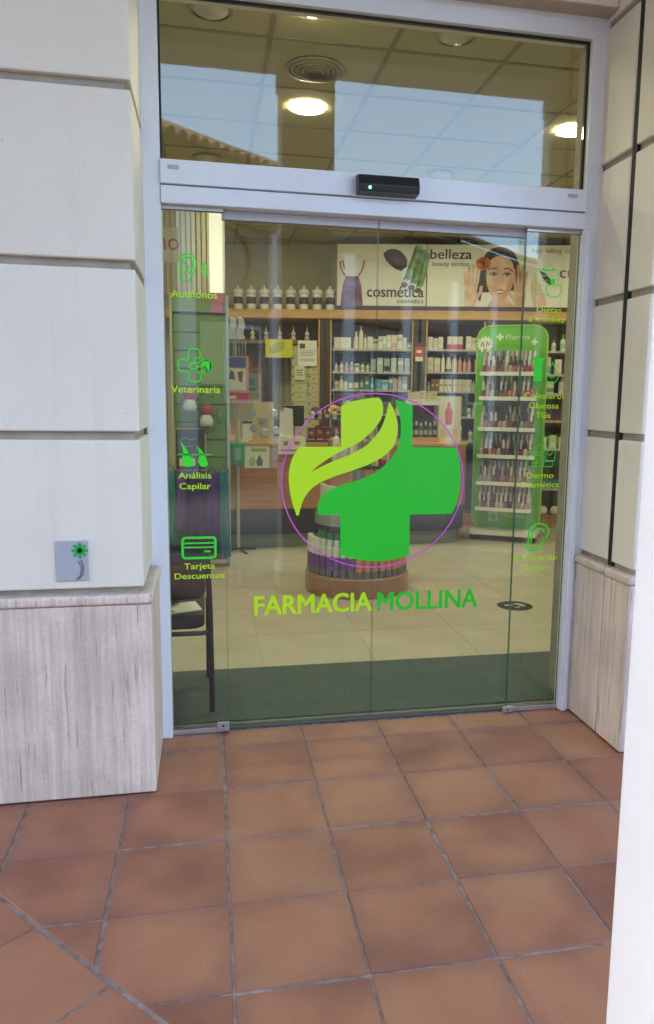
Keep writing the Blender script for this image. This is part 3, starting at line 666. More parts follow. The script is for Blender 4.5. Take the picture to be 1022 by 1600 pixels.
part('green_stems_picture', m_, [printed('printed_stem', (.02,.07,.015), (.05,.15,.03), (.14,.27,.07), 14), printed('printed_stem_light', (.08,.18,.04), (.17,.31,.08), (.36,.48,.20), 14)], b1)
m_ = MB()
for q in range(3): flat(m_, ell(.735+.075*q, .275-.03*q, .035, .03, 12), 3)
part('stem_ends_picture', m_, colm((.13,.05,.03)), b1)
part('lettering', add_text(MB(), 'cosmética', .33, .945, .145, .115, -.0042, layers=.02), INK, b1); part('small_lettering', add_text(MB(), 'cosmetics', .66, .945, .080, .05, -.0042), INK, b1)
b2 = banner('banner reading belleza with a smiling woman holding up her hands', -1.09, -.035)
part('lettering', add_text(MB(), 'belleza', .03, .475, .55, .10, -.0048, layers=.02), INK, b2); part('small_lettering', add_text(MB(), 'beauty section', .055, .45, .475, .05, -.0048), INK, b2)
SKIN = printed('printed_skin', (.60,.33,.22), (.70,.43,.30), (.84,.62,.48), 7); SKIN2 = printed('printed_skin_dark', (.48,.24,.15), (.60,.33,.22), (.74,.48,.35), 9); HAIR = printed('printed_hair', (.008,.005,.005), (.022,.014,.013), (.07,.045,.035), 26)
m_ = MB(); flat(m_, smooth_poly([(.58,.46),(.62,.60),(.72,.67),(.84,.67),(.94,.60),(1.0,.44),(1.01,.28),(1.04,.16),(.97,.09),(.93,.22),(.60,.20),(.58,.10),(.54,.18),(.56,.32)]), 1); part('hair_picture', m_, HAIR, b2)
m_ = MB(); flat(m_, smooth_poly([(.64,.46),(.70,.56),(.80,.585),(.89,.545),(.935,.44),(.925,.30),(.88,.18),(.80,.10),(.76,.10),(.69,.18),(.645,.30)]), 2); flat(m_, [(.66,.052),(.72,.16),(.86,.16),(.95,.052)], 1); part('face_picture', m_, SKIN, b2)
EYE = colm((.06,.03,.025))
for x, sg in ((.715, 1), (.860, -1)):
    part('eye_white', flat(MB(), smooth_poly([(x-.040,.385),(x,.405),(x+.040,.388),(x,.372)]), 3), colm((.62,.52,.46)), b2)
    part('iris', flat(MB(), ell(x+.004, .389, .017, .016, 10), 4), EYE, b2)
    part('eyelid', MB().ribbon([(x-.046,.383),(x-.02,.404),(x+.012,.409),(x+.045,.390)], .010, -.0068, -.0060), EYE, b2)
    part('eyebrow', MB().ribbon([(x-.058*sg,.432+.01*sg),(x-.01*sg,.458),(x+.038*sg,.448)], .011, -.0052, -.0040), EYE, b2)
part('nose_shade', MB().ribbon([(.802,.385),(.812,.330),(.820,.300),(.795,.284),(.768,.290)], .011, -.0052, -.0040), SKIN2, b2)
part('cheek', flat(MB(), smooth_poly([(.90,.42),(.925,.33),(.89,.22),(.83,.14),(.865,.26)]), 3), SKIN2, b2)
m_ = MB(); flat(m_, smooth_poly([(.725,.215),(.785,.235),(.85,.218),(.79,.18)]), 3); part('lips_picture', m_, colm((.50,.12,.12)), b2)
m_ = MB(); flat(m_, smooth_poly([(.735,.212),(.785,.218),(.84,.212),(.79,.196)]), 4); part('teeth_picture', m_, colm((.8,.76,.7)), b2)
for sgn, cx, lb in ((1, .475, 'raised hand on the left'), (-1, 1.0, 'raised hand on the right')):
    m_ = MB(); flat(m_, smooth_poly([(cx-.055,.052),(cx-.065,.20),(cx-.05,.29),(cx+.055,.29),(cx+.07,.18),(cx+.05,.052)]), 4)
    for q, (dx, L_) in enumerate(((-.05,.16),(-.018,.22),(.016,.235),(.05,.19))):
        m_.ribbon([(cx+dx*sgn, .26), (cx+dx*1.25*sgn, .26+L_*.6), (cx+dx*1.35*sgn, .26+L_)], .030, -.0066, -.0054)
    m_.ribbon([(cx+.05*sgn,.12),(cx+.105*sgn,.20),(cx+.115*sgn,.27)], .034, -.0066, -.0054)
    part('hand_picture', m_, SKIN2 if sgn < 0 else SKIN, b2, label=lb)
m_ = MB()
for q in range(7): flat(m_, ell(.60+.045*math.cos(q*.9), .50+.045*math.sin(q*.9), .038, .028, 10), 5)
part('flower_picture', m_, printed('printed_petals', (.40,.05,.03), (.62,.12,.06), (.80,.30,.18), 22), b2)
b3 = banner('banner reading cuidado del cabello at the far right edge', -.03, 1.25)
DRED = colm((.20,.04,.10)); [part('small_word', add_text(MB(), q, a, b, .62, .05, -.0042), DRED, b3) for q, a, b in (('hair', .06, .175), ('taking', .205, .375), ('care', .41, .55))]; part('lettering', add_text(MB(), 'cuidado', .365, .95, .36, .12, -.0042, layers=.015), DRED, b3); [part('small_word', add_text(MB(), q, a, b, .265, .065, -.0042), DRED, b3) for q, a, b in (('del', .47, .60), ('cabello', .66, 1.0))]
m_ = MB(); flat(m_, smooth_poly([(.10,.052),(.06,.26),(.10,.42),(.16,.30),(.22,.14),(.24,.052)]), 1); part('arm_picture', m_, SKIN, b3)
m_ = MB(); flat(m_, [(.14,.44),(.21,.41),(.29,.32),(.27,.28),(.20,.33)], 2); part('hair_clip_picture', m_, HAIR, b3)

# apothecary jars on the cornice
j0 = thing('apothecary_jar', '', 'jar', W(-3.176, .08, 2.364), th, 'white apothecary jars on the oak cornice')
part('body', MB().lathe([(.042,0),(.050,.012),(.050,.060),(.050,.16),(.046,.172)], 16), M_WHITE, j0)
part('label_band', MB().lathe([(.0508,.062),(.0508,.138)], 16, cap=False), colm((.09,.045,.06)), j0)
part('lid', MB().lathe([(.056,.173),(.060,.182),(.054,.215),(.030,.228),(.012,.234),(.017,.246),(.010,.262)], 16), M_WHITE, j0, smooth=True)
JL = ['leftmost white apothecary jar on the cornice, half behind the green unit', 'second white apothecary jar from the left on the oak cornice', 'third white apothecary jar from the left on the oak cornice', 'fourth white apothecary jar from the left on the oak cornice', 'fourth white apothecary jar from the cosmética banner', 'third white apothecary jar from the cosmética banner', 'second white apothecary jar left of the cosmética banner', 'white apothecary jar touching the cosmética banner']
for k in range(8):
    u = -3.176+k*.1467
    if k == 0: j0['label'] = JL[0]
    else: dup(j0, W(u, .08, 2.364), th+k, JL[k])

def shelf_unit(label, u0, u1, zs, back, edge=M_OAK, depth=.42):
    t = thing('shelf_unit', label, 'shelf unit', W(u0, 0, 0), th, 'wall shelving along the back')
    w_ = u1-u0
    part('back_panel', MB().box(.001, w_-.001, depth, depth+.02, .14, 2.265), back, t)
    part('side_post', MB().box(-.055, 0, 0, depth, 0, 2.266), M_DKWOOD, t, bevel=.003)
    part('side_post', MB().box(w_, w_+.055, 0, depth, 0, 2.266), M_DKWOOD, t, bevel=.003)
    part('post_edge', MB().box(.0005, .016, -.006, .02, .02, 2.262), edge, t)
    part('post_edge', MB().box(w_-.016, w_-.0005, -.006, .02, .02, 2.262), edge, t)
    for z in zs: part('shelf', MB().box(.017, w_-.017, .01, depth-.002, z-.022, z), M_SHELF, t, bevel=.002)
    part('baseboard', MB().box(.001, w_-.001, .01, .05, .005, .135), M_WOOD, t)
    return t
B = shelf_unit('middle shelf bay under the cosmética banner', -2.14, -1.225, (1.95,1.70,1.505,1.24,.95), M_MAROON)
Cc = shelf_unit('shelf bay under the belleza banner', -1.085, -.44, (1.955,1.712,1.50,1.22,.95), M_MAROON)
Dd = shelf_unit('right shelf bay behind the green display stand', -.36, .80, (1.95,1.698,1.495,.88,.435), colm((.10,.12,.10), .5))
part('shelf', MB().box(.017, 1.143, -.01, .418, 1.17, 1.196), M_OAK, Dd, label='oak middle shelf')
part('lit_back_panel', MB().box(.03, .885, .40, .418, 1.25, 1.47), colm((.72,.74,.70)), B)
part('light_blue_panel', MB().box(.03, .615, .40, .418, 1.23, 1.475), colm((.45,.62,.75)), Cc)
A = shelf_unit('left shelf bay with maroon rail and drawers', -3.45, -2.255, (.95,), M_SWALL)
part('maroon_back', MB().box(.02, 1.175, .41, .418, 2.03, 2.262), M_MAROON, A)
part('rail', MB().box(.018, 1.178, .02, .41, 1.995, 2.03), colm((.30,.13,.08)), A, bevel=.003)
part('inner_post', MB().box(.55, .60, .05, .41, .96, 1.99), M_DKWOOD, A)
part('curtain', MB().prism([(x*.0125+.62, .30+.008*math.sin(x*1.3)) for x in range(20)]+[(.62+19*.0125,.34),(.62,.34)], 1.15, 1.99, 'xy'), colm((.36,.36,.26), .8), A)
part('doorway', MB().box(.60, .875, .405, .409, .96, 1.99), colm((.05,.04,.035)), A)  # thin dark sheet, painted in for the shade of the open passage
dr = thing('drawer_cabinet', 'tall cream cabinet of small labelled drawers behind the counter', 'cabinet', W(-2.575, .01, .96), th)
part('carcass', MB().box(0, .315, .02, .30, 0, 1.02), colm((.40,.36,.20)), dr)
dmes = [MB().box(.004, x1, .0, .019, .0, .094).box(.008, .03, -.002, -.0005, .066, .084, 1).box(x1/2-.01, x1/2+.01, -.006, -.0005, .044, .054, 1).mesh('drawer', [colm((.56,.52,.30)), colm((.16,.14,.09))], bevel=0) for x1 in (.180, .122)]
for q in range(10):
    put('drawer', dmes[0], dr, (.002, 0, .004+q*.1)); put('drawer', dmes[1], dr, (.188, 0, .004+q*.1))
# finial bottles on the rail
f0 = thing('pointed_bottle', '', 'bottle', W(-3.015, .06, 2.031), th, 'gold bottles with pointed stoppers on the maroon rail')
part('flask', MB().lathe([(.022,0),(.030,.008),(.028,.035),(.018,.048),(.020,.056)], 12), colm((.50,.42,.28), .3), f0, smooth=True)
part('stopper', MB().lathe([(.010,.057),(.028,.066),(.026,.082),(.010,.10),(.004,.135),(.001,.165)], 12), colm((.62,.55,.40), .25), f0, smooth=True)
f0['label'] = 'leftmost gold bottle with pointed stopper on the maroon rail'
for k, lb in enumerate(['second gold pointed bottle from the left on the maroon rail', 'gold pointed bottle above the left half of the yellow sign', 'gold pointed bottle above the right end of the yellow sign', 'gold pointed bottle above the white notice', 'rightmost gold pointed bottle beside the dark post']): dup(f0, W(-3.015+(k+1)*.1525, .06, 2.031), th, lb)
y_ = thing('yellow_sign', 'yellow paper sign hanging from the maroon rail', 'sign', W(-2.858, -.012, 1.842), th)
part('sheet', MB().box(0, .30, 0, .003, 0, .198), colm((.62,.62,.02), .6), y_)
part('print', MB().prism(smooth_poly([(.04,.05),(.06,.12),(.14,.17),(.22,.165),(.20,.09),(.12,.05)]), -.0012, -.0003), colm((.40,.42,.01), .6), y_)
part('print_dots', MB().box(.085,.10,-.0022,-.0014,.045,.06).box(.10,.106,-.0022,-.0014,.07,.085), M_INK, y_)
n_ = thing('white_notice', 'white paper notice with a dark logo beside the yellow sign', 'notice', W(-2.497, -.012, 1.752), th)
part('sheet', MB().box(0, .21, 0, .003, 0, .278), M_CARD, n_)
part('logo', MB().box(.02, .08, -.0014, -.0003, .19, .245), colm((.05,.08,.06)), n_)
m_ = MB()
for q in range(4): m_.box(.02, .19-.02*(q % 2), -.0014, -.0003, .165-q*.017, .170-q*.017)
for q in range(6): m_.ribbon([(.03+q*.026,.05),(.036+q*.026,.082),(.046+q*.026,.054),(.05+q*.026,.08)], .005, -.0014, -.0003)
part('text_lines', m_, colm((.20,.19,.19)), n_)

# ---------------------------------------------------------------- products
PC = {}
def carton(w_, d, h, c, c2, style=0):
    k = ('c', w_, d, h, c, c2, style)
    if k not in PC:
        m_ = MB().box(-w_/2, w_/2, 0, d, 0, h)
        if style == 1: m_.box(-w_/2+.003, w_/2-.003, -.0012, -.0002, h*.55, h*.8, 1)
        if style == 2: m_.box(-w_/2+.003, w_/2-.003, -.0012, -.0002, h*.08, h*.45, 1)
        if style == 3: m_.prism(ell(0, h*.5, w_*.30, w_*.30, 10), -.0012, -.0002, m=1)
        if style == 4: m_.box(-w_*.32, w_*.1, -.0012, -.0002, h*.62, h*.68, 1).box(-w_*.32, w_*.25, -.0012, -.0002, h*.5, h*.54, 1).box(-w_*.4, w_*.4, -.0012, -.0002, h*.05, h*.12, 1)
        PC[k] = m_.mesh('carton', [colm(c), colm(c2)])
    return PC[k]
def bottle(r, h, c, c2, style=0):
    k = ('b', r, h, c, c2, style)
    if k not in PC:
        if style == 0: pr = [(r*.9,0),(r,.004),(r,h*.16),(r*1.01,h*.165),(r*1.01,h*.46),(r,h*.465),(r,h*.66),(r*.45,h*.74),(r*.42,h*.76),(r*.5,h*.77),(r*.5,h*.98),(r*.4,h)]; ms_ = [0,0,2,2,2,0,0,0,1,1,1]
        elif style == 1: pr = [(r,0),(r,h*.60),(r*.75,h*.74),(r*.28,h*.78),(r*.22,h*.96),(r*.1,h)]; ms_ = [0,0,0,1,1]
        elif style == 2: pr = [(r,0),(r,h*.18),(r*.98,h*.20),(r*.98,h*.55),(r,h*.56),(r,h*.80),(r*.85,h*.82),(r*.82,h)]; ms_ = [2,2,1,1,0,0,0]
        elif style == 3: pr = [(r*.6,0),(r*.62,h*.18),(r,h*.20),(r*.95,h*.5),(r*.5,h)]; ms_ = [1,1,0,0]
        else: pr = [(r,0),(r*1.05,h*.1),(r,h*.7),(r*1.08,h*.72),(r*1.08,h)]; ms_ = [0,0,1,1]
        PC[k] = MB().lathe(pr, 12, ms=ms_).mesh('bottle', [colm(c), colm(c2), colm((.16,.17,.20) if style == 2 else tuple(.55*a+.45*b_ for a, b_ in zip(c, c2)) if sum(c) > .9 else (.50,.46,.38))], smooth=False)
    return PC[k]
WHT = (.76,.73,.62); CRM = (.70,.62,.44); GRY = (.42,.44,.46); BLU = (.10,.38,.50); LBL = (.45,.58,.62); TEA = (.06,.20,.18); PNK = (.72,.36,.32); ORG = (.66,.33,.20); RED = (.55,.05,.05); BRN = (.28,.14,.06); PUR = (.11,.03,.09); GRN = (.06,.34,.16); DRK = (.04,.035,.04)
CN = {WHT:'white',CRM:'cream',GRY:'grey',BLU:'blue',LBL:'pale blue',TEA:'teal',PNK:'pink',ORG:'salmon',RED:'red',BRN:'brown',PUR:'dark purple',GRN:'green',DRK:'black'}
def row(place, where, group, items, z, v=.06):
    """items: (kind, u, w, h, col, col2, style); labels count along the row within each look"""
    seen = {}; tot = {}
    for it in items:
        k = (it[0], it[4]); tot[k] = tot.get(k, 0)+1
    for it in items:
        kind, u, w_, h, c, c2, st = it; k = (kind, c); i = seen.get(k, 0); seen[k] = i+1
        me = carton(w_, .09, h, c, c2, st) if kind == 'carton' else bottle(w_/2, h, c, c2, st)
        o_ = (ORD[i]+' ') if (tot[k] > 1 and i < 16) else ''
        nm_ = {'carton':'carton','bottle':'bottle','tube':'tube'}[kind]
        end = ' from the left' if tot[k] > 1 else ''
        tag(put({'carton':'product_carton','bottle':'product_bottle','tube':'product_tube'}[kind], me, None, place(u, v+(0 if kind == 'carton' else .03), z+.0005), th+random.uniform(-.05,.05)), f'{o_}{CN[c]} {nm_}{end} {where}', kind, group)
def seq(u0, specs, gap=.006):
    out = []; u = u0
    for s in specs:
        if isinstance(s, (int, float)): u += s; continue
        kind, w_, h, c, c2, st = s; out.append((kind, u+w_/2, w_, h, c, c2, st)); u += w_+gap
    return out
c_ = 'carton'; b_ = 'bottle'
WB = 'on the top shelf of the cosmética bay'; G1 = 'packages on the wall shelves'
row(W, WB, G1, seq(-2.10, [(c_,.058,.125,WHT,CRM,4)]*3+[.03,(b_,.050,.19,WHT,WHT,0),(b_,.052,.26,WHT,WHT,1),(b_,.040,.165,WHT,GRY,1)]+[(c_,.055,.135,WHT,GRY,4),(c_,.06,.11,CRM,BRN,1),(c_,.04,.14,WHT,GRY,1),(c_,.04,.14,WHT,LBL,2),(c_,.05,.155,WHT,GRY,4),(c_,.058,.155,WHT,PNK,2),(c_,.058,.16,WHT,GRY,1),(c_,.045,.13,CRM,GRY,0)]+[(c_,.055,.075,BLU,WHT,3)]*3, .004), 1.95)
row(W, 'on the second shelf of the cosmética bay', G1, seq(-2.10, [(b_,.045,.10,CRM,GRY,0),(b_,.045,.11,WHT,GRY,0),(b_,.04,.10,PNK,WHT,0),(b_,.045,.11,GRY,WHT,0),(c_,.05,.09,WHT,GRN,1),(b_,.045,.11,WHT,GRN,0),(b_,.045,.10,CRM,GRN,0),(c_,.055,.14,GRY,BRN,4),(c_,.062,.155,LBL,WHT,1),(c_,.062,.15,GRY,DRK,2),(c_,.062,.155,LBL,WHT,4),(c_,.062,.155,GRY,WHT,1),(c_,.062,.155,LBL,GRY,2)], .014), 1.70)
row(W, 'on the third shelf of the cosmética bay', G1, seq(-2.10, [(b_,.05,.12,CRM,BRN,0),(b_,.05,.15,CRM,WHT,0),(b_,.045,.12,WHT,GRN,1),(c_,.05,.16,TEA,WHT,2),(c_,.06,.17,DRK,CRM,2),(b_,.05,.17,TEA,GRN,0),(c_,.06,.15,TEA,CRM,3),(b_,.045,.13,BLU,WHT,0),(c_,.07,.115,BLU,LBL,4),(c_,.072,.11,LBL,BLU,1),(c_,.045,.145,BLU,WHT,1),(c_,.045,.13,PNK,GRY,1),(c_,.045,.15,GRY,PNK,4),(c_,.055,.15,GRY,WHT,2)], .006), 1.505)
row(W, 'on the fourth shelf of the cosmética bay', G1, seq(-2.08, [(b_,.06,.16,DRK,RED,0),(c_,.07,.14,WHT,PUR,1),(b_,.05,.12,CRM,BRN,0),(c_,.06,.15,PUR,WHT,3),(c_,.08,.12,WHT,RED,2),(b_,.055,.15,BRN,DRK,0),(c_,.07,.13,CRM,RED,1)], .05), 1.24)
row(W, 'on the top shelf of the belleza bay', G1, seq(-1.06, [(c_,.052,.135,WHT,CRM,4),(c_,.052,.12,CRM,WHT,4),(c_,.052,.135,WHT,GRY,4),.04,(c_,.17,.055,RED,WHT,0),.035,(c_,.055,.145,WHT,GRY,4),(c_,.05,.13,CRM,GRY,1),(c_,.052,.14,WHT,PNK,4)], .005), 1.955)
row(W, 'in the red tray of the belleza bay', G1, [(c_,-.82+q*.058,.052,.085,WHT,CRM,4) for q in range(3)], 2.012, .07)
row(W, 'on the second shelf of the belleza bay', G1, seq(-1.06, [(c_,.065,.155,WHT,PNK,4),(c_,.065,.15,CRM,WHT,1),(b_,.044,.20,WHT,WHT,1),(b_,.062,.16,CRM,BRN,3),(b_,.05,.19,CRM,WHT,1),(b_,.046,.175,ORG,PNK,1),(b_,.042,.15,PNK,ORG,1),(b_,.042,.15,ORG,CRM,1),.03,(c_,.05,.14,PNK,RED,3),(c_,.05,.13,WHT,GRY,2)], .010), 1.712)
row(W, 'on the third shelf of the belleza bay', G1, seq(-1.06, [(b_,.04,.10,GRY,WHT,0)]+[(c_,.043,.13,BRN,CRM,3)]*2+[(c_,.043,.13,CRM,BRN,3)]*3+[.01]+[(c_,.048,.13,CRM,GRY,3)]*4+[(b_,.04,.12,LBL,WHT,0)], .004), 1.50)
row(W, 'on the fourth shelf of the belleza bay', G1, seq(-1.06, [(b_,.045,.13,CRM,BRN,0),(b_,.045,.12,WHT,GRY,0),(c_,.05,.13,CRM,WHT,4),.28,(b_,.045,.13,WHT,DRK,0),(b_,.045,.14,LBL,WHT,0)], .012), 1.22)
row(W, 'in the gap beside the green display stand', G1, seq(-.58, [(b_,.05,.14,WHT,DRK,0),(b_,.05,.16,DRK,WHT,0)], .01), .951)
row(W, 'on the top shelf at the right edge', G1, seq(.30, [(b_,.05,.125,WHT,GRN,0),(b_,.058,.18,WHT,GRN,0),(b_,.058,.18,LBL,GRN,0),(b_,.055,.17,CRM,GRN,0)], .045), 1.95)
row(W, 'on the second shelf at the right edge', G1, seq(.22, [(c_,.075,.19,CRM,BLU,2),(c_,.07,.165,WHT,PNK,4),(c_,.07,.19,CRM,RED,1)], .05), 1.698)
row(W, 'on the third shelf at the right edge', G1, seq(.22, [(c_,.12,.13,CRM,GRN,2),(b_,.075,.19,CRM,GRY,0),(b_,.075,.18,WHT,CRM,0)], .06), 1.495)
row(W, 'on the oak shelf at the right edge', G1, seq(.20, [(c_,.06,.12,PUR,DRK,1)]*6, .012), 1.1965)
row(W, 'on the fifth shelf at the right edge', G1, seq(.20, [(c_,.09,.12,WHT,CRM,0),(c_,.07,.15,CRM,WHT,2),(c_,.11,.13,CRM,PNK,4),(c_,.08,.10,WHT,GRY,0)], .035), .881)
row(W, 'on the low dark shelf at the right edge', G1, seq(.20, [(c_,.22,.09,TEA,DRK,0),(c_,.22,.085,TEA,WHT,3)], .01), .436)
for k, u in enumerate((.27, .43, .55)):
    t = solo('rolled_towel', MB().lathe([(.02,0),(.055,.005),(.07,.035),(.06,.075),(.035,.095),(.012,.07)], 14), colm((.74,.70,.56)), ORD[k]+' white rolled cloth from the left on the low wooden base shelf', 'cloth roll', W(u, .06, .1355), th, 'white cloth rolls on the base shelf', smooth=True)
part('base_shelf', MB().box(.017, 1.143, .0, .41, .118, .1352), M_WOOD, Dd)
t = thing('red_price_tag', 'red price card on the dark post between the two bays', 'price card', W(-1.205, -.016, 1.82), th)
part('card', MB().box(0, .095, 0, .004, .05, .16), colm((.55,.06,.05)), t); part('white_foot', MB().box(.008, .09, .0005, .012, 0, .048), M_CARD, t); part('print', MB().box(.02, .075, -.0012, -.0003, .09, .12), M_CARD, t)

# ---------------------------------------------------------------- counter
ct = thing('sales_counter', 'long wooden sales counter with navy base and rounded right end', 'counter', (0, 4.02, 0))
def foot(off):
    p = [(.42, off), (2.50, off)] + [(2.50+.34*math.sin(a*PI/16)-off*math.sin(a*PI/16)*.9, .34-.34*math.cos(a*PI/16)+off*math.cos(a*PI/16)) for a in range(1, 9)] + [(2.84-off*.9, .62), (.42, .62)]
    return p
part('wood_front', MB().prism(foot(0), .372, .962, 'xy'), M_WOOD, ct)
part('wood_band', MB().prism(foot(-.006), .80, .83, 'xy'), wood('counter_band', (.36,.16,.06), (.46,.22,.10)), ct)
part('navy_base', MB().prism(foot(.012), .132, .3715, 'xy'), M_NAVY, ct)
part('toe_plinth', MB().prism(foot(.05), .002, .1315, 'xy'), M_PLINTH, ct)
part('top', MB().prism(foot(-.02), .9625, .988, 'xy'), M_OAK, ct)
t = thing('counter_flyer', 'white and green flyer with a bottle picture on the counter front', 'flyer', (.612, 4.013, .755))
part('sheet', MB().box(0, .225, 0, .003, 0, .205), M_CARD, t); part('green_band', MB().box(.06, .20, -.0014, -.0003, .15, .18), colm((.30,.45,.06)), t)
part('bottle_picture', MB().prism([(.11,.02),(.105,.07),(.125,.10),(.125,.115),(.145,.115),(.145,.10),(.165,.07),(.16,.02)], -.0014, -.0003), colm((.12,.16,.10)), t)
part('leaf_picture', MB().prism(ell(.07,.06,.03,.045,12), -.0014, -.0003), colm((.42,.55,.16)), t)
t = thing('counter_leaflet', 'white card with pink print hanging over the counter edge', 'leaflet', (.915, 3.985, .885))
part('card', MB().box(0, .255, 0, .006, 0, .145), M_CARD, t)
part('print', MB().box(.02,.235,-.0014,-.0003,.03,.042).box(.05,.09,-.0014,-.0003,.08,.12).box(.15,.20,-.0014,-.0003,.085,.12), colm((.50,.16,.14)), t)
CT = .9885
t = thing('card_display', 'cream display card with round silver tins on the counter', 'display stand', (.64, 4.10, CT))
part('backing', MB().box(.06, .25, .03, .04, 0, .37), colm((.62,.52,.30), .7), t)
part('foot', MB().box(.02, .30, -.02, .10, 0, .02), M_OAK, t)
for q, (x, z) in enumerate(((.05,.27),(.25,.27),(.06,.13),(.27,.11),(.15,.20),(.16,.09))): part('tin', MB().lathe([(.036,0),(.036,.018),(.028,.021)], 16), M_STEEL if q % 2 else colm((.30,.34,.42), .3), t, (x, .028 if q < 4 else .0285, z), (PI/2, 0, 0))
t = thing('leaflet_holder', 'white leaflet holder with pink corner on the counter', 'leaflet holder', (.93, 4.08, CT))
part('card', MB().prism([(0,0),(.14,0),(.13,.31),(.015,.33)], 0, .012), M_CARD, t); part('pink_corner', MB().prism([(.015,.33),(.05,.328),(.04,.28),(.016,.29)], -.0015, -.0003), colm((.55,.20,.20)), t)
part('tray', MB().box(.0, .24, -.03, .06, 0, .05), M_CARD, t)
t = thing('glass_display', 'dark glass counter display with maroon boxes and a black ball', 'display case', (1.19, 4.10, CT))
part('shelf', MB().box(0, .36, 0, .26, .21, .218), colm((.10,.12,.12), .1), t)
for x in (.005, .345): part('post', MB().box(x, x+.01, .005, .015, 0, .43), M_STEEL, t)
part('base', MB().box(-.01, .37, -.01, .27, 0, .015), M_DKWOOD, t)
for k in range(4): tag(put('maroon_box', carton(.075, .09, .12+.02*(k % 2), (.20,.015,.035), CRM, 4), None, (1.245+k*.082, 4.14, CT+.0155), 0), ORD[k]+' maroon box from the left under the dark glass display shelf', 'box', 'maroon boxes on the counter')
solo('black_ball', MB().sphere((0,0,.055), .055, 14), M_BLACK, 'black ball on the dark glass display shelf', 'ball', (1.29, 4.20, CT+.2185), smooth=True)
solo('orange_puff', MB().sphere((0,0,.05), .05, 12).sphere((.05,.01,.09), .045, 12), colm((.60,.34,.06), .9), 'orange yellow puff above the black ball on the display', 'puff', (1.42, 4.22, CT+.2185), smooth=True)
for k in range(4): tag(put('small_bottle', bottle(.02, .10, (WHT,PNK,DRK,CRM)[k], DRK, 0), None, (1.25+k*.07, 4.12, CT+.2185)), ['white','pink','black','cream'][k]+' small bottle on the dark glass display shelf', 'bottle', 'small bottles on the glass display')
t = thing('white_shelf_display', 'white shelf display with dark bottles right of the cross', 'display stand', (2.20, 4.13, CT))
part('top_shelf', MB().box(0, .30, 0, .20, .36, .42), M_CARD, t); part('base', MB().box(0, .30, 0, .20, 0, .05), M_OAK, t); part('back', MB().box(0, .30, .19, .20, .05, .36), colm((.12,.07,.06)), t)
for x in (0, .29): part('side', MB().box(x, x+.01, .001, .189, .051, .359), M_CARD, t)
for k in range(6): tag(put('dark_bottle', bottle(.02, .14+.012*(k % 2), DRK if k % 2 else TEA, WHT, 0), None, (2.232+k*.047, 4.18, CT+.0505)), ('black' if k % 2 else 'teal')+' small bottle with white cap, '+ORD[k]+' from the left in the white shelf display', 'bottle', 'dark bottles in the white shelf display')
for k in range(5): tag(put('cream_box', carton(.05, .05, .06+.01*(k % 3), CRM, PNK if k % 2 else GRN, 4), None, (2.225+k*.056, 4.16, CT+.4205)), ORD[k]+' small cream box from the left on top of the white shelf display', 'box', 'cream boxes on the white shelf display')
t = thing('bottle_poster', 'white poster showing a pink bottle standing on the counter', 'poster', (2.50, 4.25, CT), R(8))
part('sheet', MB().box(0, .27, 0, .012, 0, .45), M_CARD, t)
part('bottle_picture', MB().prism(smooth_poly([(.10,.17),(.095,.30),(.115,.34),(.12,.39),(.15,.39),(.155,.34),(.175,.30),(.17,.17)]), -.0014, -.0003), colm((.66,.10,.10)), t)
part('text_block', MB().box(.04,.23,-.0014,-.0003,.05,.13), colm((.72,.62,.45)), t)
for k, (x, c, h) in enumerate(((2.60,DRK,.20),(2.66,CRM,.17),(2.73,WHT,.22))): tag(put('product_bottle', bottle(.024, h, c, WHT if c == DRK else DRK, 0), None, (x+.07, 4.42, CT)), CN[c]+' bottle on the rounded end of the counter', 'bottle', 'bottles on the counter end')

t = thing('till_screen', 'dark till screen on a stand behind the card display', 'till', (1.03, 4.36, CT))
part('screen', MB().box(-.05,.17,0,.03,.14,.34), M_BLACK, t, bevel=.004); part('stand', MB().box(.04,.08,.005,.025,.02,.139), M_BLACK, t); part('foot', MB().box(-.02,.14,-.04,.09,.001,.019), M_BLACK, t, bevel=.003)
for k, (x, w_, h, c, c2, st) in enumerate(((.46,.06,.16,WHT,BLU,1),(.53,.07,.12,PNK,WHT,2),(.70,.06,.19,CRM,RED,4),(.78,.05,.14,BLU,WHT,3),(.86,.07,.22,WHT,PNK,1),(1.40,.06,.13,ORG,WHT,4),(1.62,.08,.15,TEA,CRM,2),(1.75,.06,.20,RED,WHT,1),(1.90,.07,.14,GRY,BLU,4),(2.06,.06,.18,LBL,WHT,2))):
    tag(put('counter_carton', carton(w_, .06, h, c, c2, st), None, (x, 4.30+.04*(k % 3), CT), .15*(k % 3-1)), f"{CN[c]} carton, {ORD[k]} from the left at the back of the counter top", 'carton', 'cartons standing on the counter')
for k, (x, z, c, lb) in enumerate(((-2.53,1.60,(.70,.66,.52),'cream note taped to the drawer cabinet'),(-3.10,1.70,(.62,.34,.36),'pink note taped to the wall left of the doorway'),(-3.15,1.50,(.30,.42,.55),'blue note taped to the wall left of the doorway'))):
    t = thing('paper_note', lb, 'note', W(x, -.012 if k == 0 else .40, z), th); part('sheet', MB().box(0,.11,0,.002,0,.15), colm(c,.7), t); part('writing', MB().box(.015,.09,-.0014,-.0003,.10,.108).box(.015,.08,-.0014,-.0003,.075,.083).box(.015,.09,-.0014,-.0003,.05,.058), M_INK, t)
